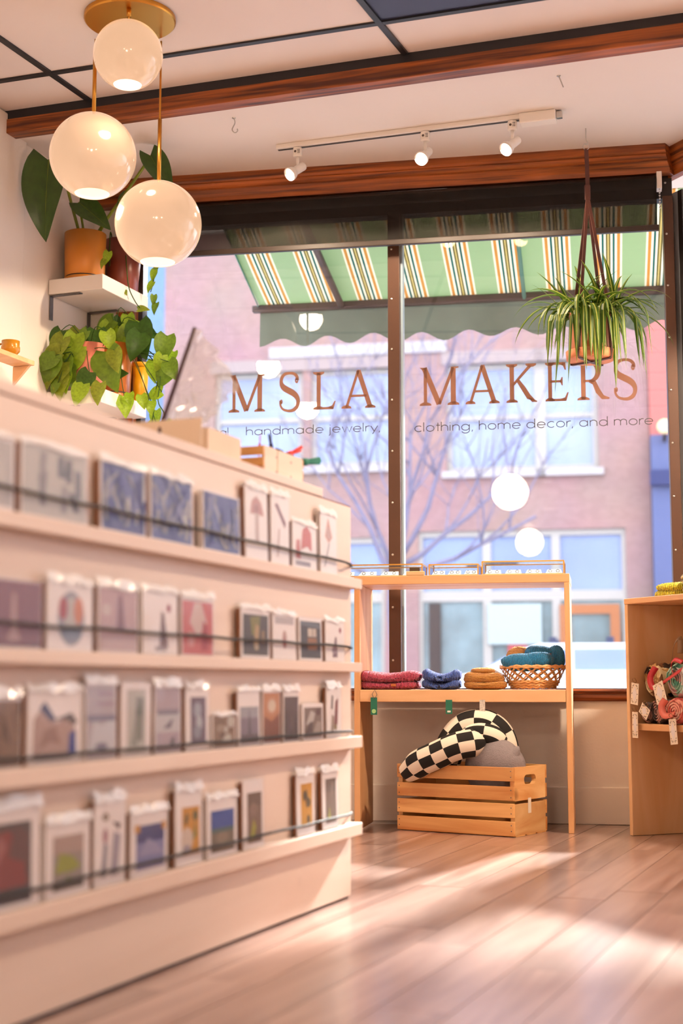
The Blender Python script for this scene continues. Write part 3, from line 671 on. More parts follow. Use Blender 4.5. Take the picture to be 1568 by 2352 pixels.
MB().box(-.10, -.095, -.075, .075, 0, .058).build('side', M_cream, bx); MB().box(.055, .06, -.075, .075, 0, .058).build('side', M_cream, bx)
MB().box(-.095, .055, -.075, .075, 0, .004).build('base', M_cream, bx)
pk = thing('wrapped_print', 'cellophane wrapped print with a dark edge leaning on the card rack top', 'print', FR, (-.10, -.79, ZT))
M_cel = clear('crumpled_cello', (.95, .95, .97), refl=.10, rough=.08, white=.5, wcol=(.80, .78, .80))
rr = random.Random(5); nx, nz = 10, 12
def cp(i, j):
    return (.01 + .10 * i / nx + rr.uniform(-.008, .008) * (0 < i), -.05 + .135 * j / nz + rr.uniform(-.012, .012) * (i > 0), .052 + (.235 - .10 * (i / nx) ** 2) * j / nz * (1 - .25 * i / nx))
gr = [[cp(i, j) for i in range(nx + 1)] for j in range(nz + 1)]
mb = MB()
for j in range(nz):
    for i in range(nx): mb.face([gr[j][i], gr[j][i + 1], gr[j + 1][i + 1], gr[j + 1][i]])
mb.build('cellophane', M_cel, pk)
MB().tube([(.006, -.075, .005), (.006, -.056, .05), (.006, .088, .288)], [.003, .005, .005], 8).build('dark_edge', mat('maroon_edge', S('#3a1420'), .6), pk, smooth=True)
MB().box(-.06, .10, -.062, -.058, .003, .06).build('backing', M_cream, pk)
pk2 = thing('clear_envelope_stack', 'stack of clear grey envelopes leaning behind the cardboard tray', 'envelopes', FR, (-.10, -.56, ZT))
for k in range(4):
    MB().prism([(0, 0), (.12, 0), (.12, .02), (0, .075)], k * .004, k * .004 + .001, Matrix(((0, 0, 1, -.03), (1, 0, 0, -.03), (0, 1, 0, 0), (0, 0, 0, 1)))).build('envelope', M_cel, pk2)

# ------------------------------------------------------------------ display table by the window
NF, NB_ = -.36, -.06
dt = thing('display_table', 'open light maple display table with two shelves under the shop window', 'table', FW)
UL, UR = .065, .856
MB().box(UL, UR, NF, NB_, .893, .925).build('table_top', M_maple, dt, bevel=.002)
MB().box(UL + .021, UR - .021, NF, NB_, .462, .506).build('lower_shelf', M_maple, dt, bevel=.002)
MB().box(UR - .020, UR - .001, NF, NB_, 0, .893).build('side_panel', M_maplez, dt, bevel=.002)
MB().box(UL, UL + .021, NF, NB_, 0, .893).build('side_panel', M_maplez, dt, bevel=.002)

ZS, ZTOP = .506, .925
# glass jewellery cases
def case(u0, u1, n0, n1, h, lab, ncard, short):
    t = thing('glass_case', lab, 'glass case', FW, ((u0 + u1) / 2, (n0 + n1) / 2, ZTOP), 0, 'brass and glass cases on the display table')
    w, d = (u1 - u0) / 2, (n1 - n0) / 2; e = .0022
    MB().box(-w, w, -d, d, 0, .003).build('base', M_brass, t)
    fr = MB()
    for sx in (-1, 1):
        for sy in (-1, 1): fr.box(sx * w - e, sx * w + e, sy * d - e, sy * d + e, .003, h)
        fr.box(sx * w - e, sx * w + e, -d, d, h - e, h + e)
    for sy in (-1, 1): fr.box(-w, w, sy * d - e, sy * d + e, h - e, h + e)
    fr.build('brass_frame', M_brass, t)
    for sy in (-1, 1): MB().box(-w + e, w - e, sy * d - .0007, sy * d + .0007, .003, h - e).build('glass_side', M_caseglass, t)
    for sx in (-1, 1): MB().box(sx * w - .0007, sx * w + .0007, -d + e, d - e, .003, h - e).build('glass_side', M_caseglass, t)
    MB().box(-w + e, w - e, -d + e, d - e, h - .0007, h + .0007).build('glass_lid', M_caseglass, t)
    M_j = mat('jewel_card', S('#f3f0ee'), .5)
    for k in range(ncard):
        cx = (u0 + u1) / 2 - w + (k + .5) * 2 * w / ncard; cw = w / ncard * .82
        c = thing('jewellery_card', 'white jewellery card, ' + ['first', 'second', 'third', 'fourth'][k] + ' from the left in the ' + short + ' glass case', 'jewellery', FW, (cx, (n0 + n1) / 2 - .02, ZTOP + .003), 0, 'jewellery cards in the ' + short + ' glass case')
        MB().prism([(-cw, 0), (cw, 0), (cw * .8, .05), (-cw * .8, .05)], 0, .0012, Matrix(((1, 0, 0, 0), (0, .93, 0, -.02), (0, .36, 1, .001), (0, 0, 0, 1)))).build('card', M_j, c)
        for q in (-.45, .45):
            MB().tube([(q * cw + .006 * math.cos(a_ / 10 * 2 * math.pi), -.006 + .006 * math.sin(a_ / 10 * 2 * math.pi) * .3, .012 + .005 * math.sin(a_ / 10 * 2 * math.pi)) for a_ in range(10)], .0013, 6, closed=True).build('ring', M_darksteel, c, smooth=True)
case(-.02, .317, -.34, -.20, .043, 'the leftmost brass-edged glass case on the display table', 4, 'leftmost')
case(.344, .524, -.34, -.20, .040, 'the short middle brass-edged glass case on the display table', 3, 'middle')
case(.540, .836, -.345, -.19, .048, 'the long right-hand brass-edged glass case on the display table', 4, 'right-hand')
wb = thing('wooden_card_holder', 'small wooden block holding a dark printed card before the glass cases', 'card holder', FW, (.292, -.352, ZTOP))
MB().box(-.032, .036, -.008, .008, 0, .016).build('block', M_maple, wb, bevel=.003)
MB().box(-.020, .018, -.001, .001, .016, .030).build('card', mat('olive_card', S('#4a3a20'), .6), wb)

# knitwear on the lower shelf
def lumpy(seed, amp, fx=18.0, st=False):
    rr = random.Random(seed); ph = [rr.uniform(0, 6.28) for _ in range(6)]
    def f(p, d):
        p = p + d * stitch(p, .007) if st else p
        k = 1 + amp * (math.sin(p.x * fx + ph[0]) * .5 + math.sin(p.y * fx * 1.3 + ph[1]) * .4 + math.sin((p.x + p.z * 2) * fx * 1.9 + ph[2]) * .35)
        return Vector((p.x * (1 + amp * .5 * math.sin(p.z * 60 + ph[3])), p.y, p.z * k))
    return f
def stitch(p, st):
    return st * .22 * (abs(math.sin(math.pi * p.x / st)) + .8 * abs(math.sin(math.pi * (p.z * 1.2 + p.y * .6 + (.5 * st if int(p.x / st) % 2 else 0)) / st)) - .9)
def fold(mb, w, d, zs, hs, seed, sag=0.0, e=.62, st=.008):
    """folded knit: rounded layers lying on each other"""
    for i, (z, h) in enumerate(zip(zs, hs)):
        rr = random.Random(seed + i)
        base = lumpy(seed + i, .10)
        def fn(p, dd, base=base):
            q = base(p, dd); q.z -= sag * max(0, 1 - (p.x / w) ** 2 * 2.2) * (dd.z > 0) * h
            return q + dd * stitch(q, st)
        mb.ell((rr.uniform(-.004, .004), rr.uniform(-.004, .004), z), (w * (1 - .02 * i), d, h), 120, 40, fn, e=e)
    return mb
K_red = knit('red_knit', S('#8e1236'), S('#e85a7a'), 60); K_blue = knit('blue_knit', S('#1c3690'), S('#5480e8'), 75)
K_or = knit('orange_knit', S('#c8701c'), S('#f6b452'), 95, 'Z'); K_teal = knit('teal_knit', S('#066296'), S('#22a2e0'), 70)
def knitthing(name, lab, cat, frame, loc, m, w, d, zs, hs, seed, sag=0.0, rz=0.0, e=.62, grp=None, st=.008):
    t = thing(name, lab, cat, frame, loc, rz, grp)
    fold(MB(), w, d, zs, hs, seed, sag, e, st).build('knit_body', m, t, smooth=True)
    return t
t = knitthing('knit_cowl', 'folded raspberry red knit cowl on the lower shelf', 'cowl', FW, (.182, -.26, ZS), K_red, .120, .085, (.018, .048), (.018, .024), 3, .5, st=.013)
MB().box(.018, .036, -.089, -.086, .012, .022).build('leather_label', mat('leather', S('#b5602c'), .6), t)
t = knitthing('knit_hat', 'folded navy blue knit hat between the red cowl and orange hat', 'hat', FW, (.381, -.27, ZS), K_blue, .076, .075, (.022, .054), (.022, .026), 8, .9, e=.75)
t = knitthing('knit_hat', 'folded orange knit hat beside the wicker basket', 'hat', FW, (.538, -.27, ZS), K_or, .074, .075, (.018, .044), (.018, .022), 15, .25)
MB().ell((-.005, 0, .068), (.045, .05, .014), 80, 20, lumpy(5, .1, st=True), e=.8).build('cuff', K_or, t, smooth=True)
MB().box(.005, .035, -.045, -.043, .062, .084, M=Matrix.Rotation(.5, 4, 'Y')).build('paper_label', mat('grey_label', S('#b9b4bb'), .6), t)

# hanging tags
M_green = mat('green_tag', S('#0f6a50'), .5); M_lime = mat('lime_dot', S('#9fd08a'), .5)
for u, z0, z1, lab in ((.139, .415, .478, 'green paper tag hanging below the red cowl'), (.415, .419, .470, 'green paper tag hanging below the blue hat')):
    t = thing('hang_tag', lab, 'tag', FW, (u, NF - .004, z0), 0, 'green tags on the display table')
    MB().box(-.012, .012, -.0006, .0006, 0, z1 - z0).build('paper', M_green, t)
    if z0 < .417:
        MB().prism([(.008 * math.cos(i * .52), .008 * math.sin(i * .52)) for i in range(12)], 0, .0004, Matrix(((1, 0, 0, 0), (0, 0, -1, -.0007), (0, 1, 0, .013), (0, 0, 0, 1)))).build('dot', M_lime, t)
        MB().tube([(.0, 0, z1 - z0 - .005), (-.006, -.003, z1 - z0 + .012), (.004, -.004, z1 - z0 + .028), (.012, -.003, z1 - z0 + .01), (.004, 0, z1 - z0 - .004)], .0012, 6).build('string', M_darksteel, t)
    else:
        MB().box(-.006, .006, -.0012, -.0007, .006, .012).build('dot', M_white, t)
t = thing('hang_tag', 'speckled grey white paper strip hanging above the checkered pillow', 'tag', FW, (.536, NF - .004, .425))
MB().box(-.010, .010, -.0006, .0006, 0, .045).build('paper', mat('speckled_paper', S('#c9c2b8'), .7, var=.35, vscale=160), t)

# wicker basket with beanies
bk = thing('wicker_basket', 'oval open-weave wicker basket on the lower shelf', 'basket', FW, (.713, -.215, ZS))
M_wick = wood('wicker', S('#d8985a'), S('#f2c68c'), 'z', rough=.5, scale=40, stretch=4)
def bas(t, a_): # t 0..1 height
    rx = .082 + .040 * t ** .8; ry = .070 + .034 * t ** .8
    return Vector((rx * math.cos(a_), ry * math.sin(a_), .012 + .075 * t))
for k, (t0, rr_) in enumerate(((0, .006), (.12, .005), (.24, .0045), (.96, .006))):
    for q in range(2 if k < 3 else 3):
        MB().tube([bas(t0, i / 40 * 2 * math.pi) * 1.0 + Vector((0, 0, .004 * math.sin(i / 40 * 2 * math.pi * 10 + q * 3.1))) for i in range(40)], rr_ * .75, 6, closed=True).build('woven_ring', M_wick, bk, smooth=True)
for s_ in (-1, 1):
    for k in range(18):
        a0 = k / 18 * 2 * math.pi; mb = MB(); pts = []
        for i in range(9):
            t_ = .12 + .86 * i / 8; a_ = a0 + s_ * .75 * (i / 8)
            p = bas(t_, a_); nrm = Vector((math.cos(a_), math.sin(a_), 0)); pts.append((p, a_))
        for i in range(8):
            (p, a_), (q, b_) = pts[i], pts[i + 1]
            tA = Vector((-math.sin(a_), math.cos(a_), 0)); tB = Vector((-math.sin(b_), math.cos(b_), 0)); nA = Vector((math.cos(a_), math.sin(a_), 0)) * (.0012 * s_)
            wv = .0048
            mb.face([p - tA * wv + nA, p + tA * wv + nA, q + tB * wv + nA, q - tB * wv + nA])
        o = mb.build('strand', M_wick, bk, smooth=True)
        so = o.modifiers.new('thick', 'SOLIDIFY'); so.thickness = .0016
MB().lathe([(.001, .006), (.08, .006), (.082, .012)], 40, sy=.86).build('basket_base', M_wick, bk)
t = thing('knit_beanie', 'teal knit beanie folded at the front of the wicker basket', 'hat', FW, (.70, -.26, ZS + .085))
MB().ell((-.02, 0, .014), (.078, .045, .034), 90, 30, lumpy(2, .16, st=True), e=.8).ell((.035, -.005, .024), (.052, .04, .034), 70, 28, lumpy(6, .14, st=True), e=.8).build('knit_body', K_teal, t, smooth=True)
t = thing('knit_beanie', 'teal knit beanie bulging up at the right of the wicker basket', 'hat', FW, (.762, -.20, ZS + .085))
MB().ell((-.02, 0, .034), (.062, .05, .042), 80, 30, lumpy(9, .14, st=True), e=.85).ell((.035, 0, .034), (.034, .04, .044), 60, 28, lumpy(3, .1, st=True), e=.9).build('knit_body', K_teal, t, smooth=True)
MB().box(.0, .02, -.052, -.050, .03, .048).build('label', mat('plum_label', S('#8a5a5c'), .6), t)
t = thing('knit_beanie', 'orange knit beanie peeking from behind in the wicker basket', 'hat', FW, (.660, -.165, ZS + .085))
MB().ell((0, 0, .034), (.045, .05, .042), 70, 28, lumpy(12, .14, st=True), e=.85).build('knit_body', K_or, t, smooth=True)

# ------------------------------------------------------------------ slatted crate with pillows
CR = math.radians(-34.2); FC = (Vector((.203, 5.28, 0)), CR); CW, CD, CHH = .475, .262, .238
cr = thing('wooden_crate', 'slatted pine crate full of pillows on the floor', 'crate', FC)
M_cratez = wood('crate_end_pine', S('#c88648'), S('#efc88e'), 'y', rough=.5, scale=9, stretch=5, rnd=.2, knots=.7)
for z0, z1 in ((.003, .053), (.065, .114), (.124, .172), (.190, .238)):
    MB().box(0, CW, 0, .011, z0, z1).build('slat', M_crate, cr, bevel=.0015)
    MB().box(0, CW, CD - .011, CD, z0, z1).build('slat', M_crate, cr, bevel=.0015)
for k in range(3): MB().box(.0, CW, .015 + k * .082, .085 + k * .082, .0, .003).build('floor_slat', M_crate, cr)
def end_panel(x0, x1):
    hy0, hy1, hz, hr = .085, .177, .192, .017; y0, y1, z0, z1 = .0115, CD - .0115, .112, .237
    cy, cz = (y0 + y1) / 2, hz
    ins = arc(hy1 - hr, hz, hr, hr, -90, 90, 6) + arc(hy0 + hr, hz, hr, hr, 90, 270, 6)
    outs = []
    for y, z in ins:
        dy, dz = y - cy, z - cz; sc1 = min(((y1 - cy) / dy if dy > 1e-6 else (y0 - cy) / dy if dy < -1e-6 else 1e9), ((z1 - cz) / dz if dz > 1e-6 else (z0 - cz) / dz if dz < -1e-6 else 1e9))
        outs.append((cy + dy * sc1, cz + dz * sc1))
    mb = MB(); n = len(ins)
    for i in range(n):
        j = (i + 1) % n; o0, o1 = outs[i], outs[j]
        ring = [o0, o1]
        for c in ((y1, z1), (y1, z0), (y0, z1), (y0, z0)):   # keep the corners
            if (abs(o0[0] - c[0]) < 1e-6 and abs(o1[1] - c[1]) < 1e-6) or (abs(o0[1] - c[1]) < 1e-6 and abs(o1[0] - c[0]) < 1e-6):
                if not (abs(o0[0] - o1[0]) < 1e-6 or abs(o0[1] - o1[1]) < 1e-6): ring = [o0, c, o1]
        for xx in (x0, x1): mb.face([(xx, *ins[i])] + [(xx, *q) for q in ring] + [(xx, *ins[j])])
        mb.face([(x0, *ins[i]), (x0, *ins[j]), (x1, *ins[j]), (x1, *ins[i])])
        for a_, b_ in zip(ring[:-1], ring[1:]): mb.face([(x0, *a_), (x1, *a_), (x1, *b_), (x0, *b_)])
    mb.build('end_board', M_cratez, cr)
    MB().box(x0, x1, y0, y1, .003, .1105).build('end_board', M_cratez, cr, bevel=.001)
end_panel(.0, .017); end_panel(CW - .0185, CW - .0015)
MB().box(CW - .0012, CW - .0004, .112, .135, .075, .128).build('paper_tag', mat('tag_paper', S('#e8dccb'), .7), cr)
nl = MB()
for z in (.02, .04, .08, .10, .135, .16, .205, .225):
    for xx in (.009, CW - .010): nl.ell((xx, -.0003, z), (.0022, .001, .0022), 8, 5)
nl.build('nail', M_darksteel, cr)

M_check = bpy.data.materials.new('checker_cloth'); M_check.use_nodes = True
nt = M_check.node_tree; N = nt.nodes; L = nt.links
tc = N.new('ShaderNodeTexCoord'); ck = N.new('ShaderNodeTexChecker'); ck.inputs['Scale'].default_value = 1.0
ck.inputs['Color1'].default_value = (*S('#e8dccb'), 1); ck.inputs['Color2'].default_value = (*S('#14100f'), 1)
mp = N.new('ShaderNodeMapping'); mp.inputs['Location'].default_value = (.0013, .0017, .5)
L.new(tc.outputs['UV'], mp.inputs['Vector']); L.new(mp.outputs[0], ck.inputs['Vector']); L.new(ck.outputs['Color'], N['Principled BSDF'].inputs['Base Color'])
N['Principled BSDF'].inputs['Roughness'].default_value = .9
pw = thing('knot_pillow', 'black and white checkered knot pillow piled on the crate', 'pillow', None, (.45, 5.22, .20))
def cpath(pts): return smooth_path([(x - .45, y - 5.22, z - .20) for x, y, z in pts], 8)
def cush(pts, r0, ends=(.35, .35), name='loop'):
    p = cpath(pts); n = len(p); rs = []
    for i in range(n):
        t_ = i / (n - 1); k = min(1, ends[0] + (1 - ends[0]) * min(1, t_ * 6)); k2 = min(1, ends[1] + (1 - ends[1]) * min(1, (1 - t_) * 5)); rs.append(r0 * min(k, k2))
    MB().tube(p, rs, 32, uvs=(.047, 8)).build(name, M_check, pw, smooth=True)
cush([(.38, 5.26, .20), (.40, 5.25, .30), (.45, 5.24, .365), (.515, 5.22, .378), (.565, 5.21, .345), (.585, 5.21, .28), (.58, 5.22, .20)], .058, (.6, .6))
cush([(.235, 5.24, .205), (.285, 5.20, .245), (.345, 5.17, .275), (.41, 5.15, .305), (.475, 5.15, .318), (.525, 5.17, .325)], .050, (.7, .12))
cush([(.44, 5.22, .32), (.49, 5.18, .345), (.545, 5.17, .335), (.57, 5.19, .30)], .044, (.5, .3))
M_grey = mat('grey_linen', S('#847a7c'), .9, bump=.35, bscale=220, var=.06, vscale=80)
gp_ = thing('grey_pillow', 'plain grey linen pillow in the crate', 'pillow', None, (.550, 5.163, .198))
MB().ell((0, 0, .03), (.115, .072, .105), 36, 20, lumpy(7, .03), e=.95, M=Matrix.Rotation(CR, 4, 'Z')).build('cushion', M_grey, gp_, smooth=True)
MB().tube(smooth_path([(.03, -.045, .04), (.055, -.052, .07), (.078, -.055, .11)], 5), [.04, .038, .036, .033, .03, .027, .024, .02, .015, .009, .002], 16).build('corner', M_grey, gp_, smooth=True)

# ------------------------------------------------------------------ bookcase on the right
FBK = (Vector((1.018, 5.07, 0)), math.radians(-65.0))    # x along its front towards the camera, y into its depth
bc = thing('bookcase', 'light plywood bookcase at the right edge by the window', 'bookcase', FBK)
MB().box(-.018, 0, 0, .32, 0, .809).build('side_panel', M_ply, bc, bevel=.002)
MB().box(.90, .918, 0, .32, 0, .809).build('side_panel', M_ply, bc, bevel=.002)
MB().box(-.018, .918, -.002, .32, .809, .829).build('top_panel', M_maple, bc, bevel=.002)
MB().box(0, .90, .006, .31, .366, .389).build('shelf', M_maple, bc, bevel=.002)
MB().box(0, .90, .31, .32, 0.0, .809).build('back_panel', M_ply, bc)
ZK = .829
t = knitthing('knit_headband', 'mustard yellow knit headband on top of the bookcase', 'headband', FBK, (.10, .14, ZK), knit('yellow_knit', S('#a89a10'), S('#f0e444'), 45), .07, .06, (.015, .036), (.016, .017), 21, 0, .5, e=.75, st=.012)
t = knitthing('knit_hat', 'brown and cream striped knit hat on top of the bookcase', 'hat', FBK, (.235, .16, ZK), knit('tweed_knit', S('#2a1c12'), S('#c0ac70'), 22, 'Z'), .075, .065, (.024, .060), (.024, .028), 27, .2, .4, e=.75)
# wrapped bundles with ribbons and tags on the shelf
def floral(name, cols):
    if name in _mats: return _mats[name]
    m = bpy.data.materials.new(name); m.use_nodes = True; nt = m.node_tree; N = nt.nodes; L = nt.links
    tc = N.new('ShaderNodeTexCoord'); vo = N.new('ShaderNodeTexVoronoi'); vo.inputs['Scale'].default_value = 38; vo.inputs['Randomness'].default_value = 1
    nz = N.new('ShaderNodeTexNoise'); nz.inputs['Scale'].default_value = 25; nz.inputs['Detail'].default_value = 3
    L.new(tc.outputs['Object'], nz.inputs['Vector']); ad = N.new('ShaderNodeVectorMath'); ad.operation = 'MULTIPLY_ADD'; ad.inputs[1].default_value = (.05, .05, .05)
    L.new(nz.outputs['Color'], ad.inputs[0]); L.new(tc.outputs['Object'], ad.inputs[2]); L.new(ad.outputs[0], vo.inputs['Vector'])
    sp = N.new('ShaderNodeSeparateColor'); L.new(vo.outputs['Color'], sp.inputs[0])
    rp = N.new('ShaderNodeValToRGB'); rp.color_ramp.interpolation = 'CONSTANT'; e = rp.color_ramp.elements
    for i, c in enumerate(cols):
        el = e[i] if i < 2 else e.new(i / len(cols)); el.position = i / len(cols); el.color = (*S('#' + c), 1)
    L.new(sp.outputs[0], rp.inputs['Fac']); L.new(rp.outputs['Color'], N['Principled BSDF'].inputs['Base Color']); N['Principled BSDF'].inputs['Roughness'].default_value = .7
    _mats[name] = m; return m
M_leo = floral('leopard_cloth', ['2a1a10', 'b98a50', 'd8b27a', '7a4a26', 'e2c79a']); M_mint = floral('mint_cloth', ['bfe0cf', '5aa58c', 'e8e4dc', '8ac0a6', 'd7a6a0'])
M_mauve = floral('mauve_cloth', ['8d6a60', '5d463e', 'c8a08c', 'b58478', '3d2c28']); M_coral = floral('coral_cloth', ['d6685a', 'e89a86', 'c24a48', 'f0c0ac', 'b8564e'])
def bundle(lab, loc, L_, r, m, rz, tilt=0.0):
    t = thing('fabric_bundle', lab, 'bundle', FBK, loc, rz, 'rolled fabric bundles in the bookcase')
    mb = MB(); n = 14
    pts = [(0, -L_ / 2 + L_ * i / n, r + tilt * (i / n - .5)) for i in range(n + 1)]
    rs = [r * (.80 if i in (0, n) else .96 + .06 * math.sin(i * 2.1)) for i in range(n + 1)]
    mb.tube(pts, rs, 22).build('roll', m, t, smooth=True)
    sp_ = [(r * (.12 + .75 * k / 40) * math.cos(k * .55), -L_ / 2 - .003, r - tilt / 2 + r * (.12 + .75 * k / 40) * math.sin(k * .55)) for k in range(41)]
    MB().tube(sp_, .0028, 6).build('spiral_end', m, t, smooth=True)
    return t
b1 = bundle('leopard print fabric bundle at the back left of the bookcase shelf', (.085, .13, .478), .17, .062, M_leo, -.25)
b2 = bundle('mint green floral fabric bundle under the red ribbon', (.215, .12, .478), .16, .060, M_mint, -.1)
b3 = bundle('mauve brown fabric bundle low on the bookcase shelf', (.135, .11, .389), .17, .044, M_mauve, -.2)
b4 = bundle('coral fabric bundle at the right end of the bookcase shelf', (.232, .08, .389), .14, .046, M_coral, .1)
b5 = bundle('dark brown fabric bundle squeezed in at the left of the shelf', (.048, .10, .389), .12, .038, M_mauve, -.1)
def ribbon(lab, pts, w, col, name='ribbon'):
    t = thing(name, lab, 'ribbon', FBK, pts[0]); P = smooth_path(pts, 6); o = Vector(pts[0]); mb = MB()
    for i in range(len(P) - 1):
        def side(j):
            d = P[min(j + 1, len(P) - 1)] - P[max(j - 1, 0)]; q = Vector((-d.z, 0, d.x)); return (q.normalized() + Vector((0, .8, 0))).normalized() * w / 2
        a_, b_ = P[i] - o, P[i + 1] - o
        mb.face([a_ - side(i), a_ + side(i), b_ + side(i + 1), b_ - side(i + 1)])
    ob = mb.build('band', mat('ribbon_' + col, S('#' + col), .45), t, smooth=True); so = ob.modifiers.new('thick', 'SOLIDIFY'); so.thickness = .0015
    return t
ribbon('bright red ribbon looped over the mint bundle', [(.115, .03, .585), (.095, .02, .55), (.115, .015, .515), (.16, .012, .525), (.21, .01, .545), (.28, .01, .575)], .022, 'b8242c')
ribbon('pink red ribbon loop beside the mint bundle', [(.23, .025, .54), (.21, .02, .585), (.235, .015, .61), (.27, .02, .60)], .016, 'cc3a42')
ribbon('coral ribbon curl at the right of the shelf', [(.21, -.006, .475), (.19, -.008, .45), (.21, -.01, .42), (.255, -.008, .425)], .024, 'd8705e')
ribbon('brown paper ribbon standing up behind the bundles', [(.20, .03, .56), (.205, .03, .62), (.22, .03, .665), (.25, .03, .68), (.25, .03, .63)], .020, '7a5a3a')
M_tag = mat('tag_cream', S('#ead8c2'), .7); M_tagdark = mat('tag_pattern', S('#6e6252'), .8, var=.4, vscale=120)
def ptag(lab, loc, w, h, ang, wide=False):
    t = thing('paper_tag', lab, 'tag', FBK, loc, 0, 'paper tags on the fabric bundles')
    M = Matrix.Rotation(ang, 4, 'Y')
    MB().box(-w / 2, w / 2, -.0006, .0006, -h, 0, M=M).build('paper', M_tag, t)
    for k in range(14):
        aa = k / 14 * 6.283; q = (.36 * math.copysign(abs(math.cos(aa)) ** .5, math.cos(aa)), -.5 + .40 * math.copysign(abs(math.sin(aa)) ** .5, math.sin(aa))); tw = aa * 2.3
        MB().prism([(q[0] * w + (.0034 * math.cos(i * .785) * math.cos(tw) - .0013 * math.sin(i * .785) * math.sin(tw)), q[1] * h + (.0034 * math.cos(i * .785) * math.sin(tw) + .0013 * math.sin(i * .785) * math.cos(tw))) for i in range(8)], .0008, .0012, M @ Matrix(((1, 0, 0, 0), (0, 0, -1, 0), (0, 1, 0, 0), (0, 0, 0, 1)))).build('leaf_print', M_tagdark, t)
    MB().prism([(0, -h * .12), (w * .30, -h * .5), (0, -h * .88), (-w * .30, -h * .5)], .0007, .0010, M @ Matrix(((1, 0, 0, 0), (0, 0, -1, 0), (0, 1, 0, 0), (0, 0, 0, 1)))).build('diamond', M_card, t)
    MB().tube(smooth_path([(0, -.001, 0), (-.012, -.004, .012), (.004, -.006, .018), (.012, -.004, .006), (0, -.001, 0)], 4), .0010, 6).build('twine', mat('twine', S('#8a6238'), .9), t)
ptag('patterned paper tag hanging at the left edge of the shelf', (.040, -.004, .530), .042, .075, .12)
ptag('cream square tag hanging under the red ribbon', (.165, -.004, .530), .056, .07, -.35)
ptag('long paper tag tied with a twine bow below the shelf front', (.040, -.008, .43), .032, .09, .02)
ptag('slanted paper tag lying over the mauve bundle', (.10, -.004, .45), .050, .04, .6)
ptag('long paper tag hanging at the right end of the shelf', (.250, -.012, .41), .038, .085, -.1)

# ------------------------------------------------------------------ pendant lamps
M_globe = mat('opal_glass', S('#665648'), .12, spec=.5, emit=(1.0, .60, .36), estr=.70, coat=.2)
M_glow = mat('globe_opening', S('#fff0e0'), .4, emit=(1.0, .74, .55), estr=.85)
M_hot = mat('globe_opening_hot', S('#fff0e0'), .4, emit=(1.0, .90, .74), estr=1.6)
def pendant(lab, loc, rz, power, globes, full, spot=False, grp='globe pendant lamps'):
    t = thing('pendant_lamp', lab, 'lamp', None, loc, rz, grp)
    MB().lathe([(.0, 0), (.145, 0), (.150, -.004), (.150, -.016), (.146, -.020), (0, -.020)], 48).build('canopy', M_brass, t, smooth=False)
    for k, (x, y, zc, d, hot) in enumerate(globes):
        r = d / 2
        st = MB().tube([(x, y, -.02), (x, y, zc + r - .004)], .0035, 10)
        so = st.build('stem', M_brass, t, smooth=True)
        if zc < -.3: MB().tube([(x, y, zc + r + .22), (x, y, zc + r - .004)], .0068, 12).build('sleeve', M_brass, so, smooth=True)
        else: MB().tube([(x, y, -.045), (x, y, -.02)], .008, 12).build('collar', M_brass, so, smooth=True)
        cut = math.radians(156)
        prof = [(r * math.sin(cut * i / 28) + 1e-4, zc + r * math.cos(cut * i / 28)) for i in range(29)]
        g = MB().lathe(prof, 48).build('globe', M_globe, t, smooth=True, loc=(x, y, 0))
        g.data.transform(Matrix.Identity(4))
        rc = r * math.sin(cut) * .985; zz = zc + r * math.cos(cut)
        MB().lathe([(1e-4, zz + .006), (rc, zz + .006), (rc, zz + .001)], 32).build('opening', M_hot if hot else M_glow, g, smooth=False)
        if spot and k == 2: light('SPOT', 'globe_light', t, (x, y, zz - .02), power, LAMP, .08, target=(x, y, zz - 2), cone=2.95)
        elif not full and k == 2: light('POINT', 'globe_light', t, (x, y, zz - .15), power, LAMP, .13)
        if full: light('SPOT', 'globe_light', t, (x, y, zz - .02), power * (.7 if hot else 1), LAMP, .06, target=(x, y, zz - 2), cone=2.9)
    return t
PG = [(.010, -.090, -.175, .222, True), (-.135, .125, -.430, .288, False), (.085, .140, -.660, .288, False)]
pendant('brass pendant lamp with three white glass globes hanging at different heights', (-.696, 4.454, 2.710), 0, 14, PG, True)
for k, (x, y) in enumerate(((1.5, 4.0), (-.4, 1.0), (1.3, -1.6), (-1.0, -2.4))):  # first pendant is out of view, added to brighten the window bay
    pendant(['three-globe pendant lamp over the right of the shop', 'three-globe pendant lamp in the middle of the shop', 'three-globe pendant lamp at the back right of the shop', 'three-globe pendant lamp at the back left of the shop'][k], (x, y, 2.710), 0.8 * k, (225, 36, 50, 40)[k], [(a_, b_, c_ * .8, d_, e__) for a_, b_, c_, d_, e__ in PG], False, k == 0)

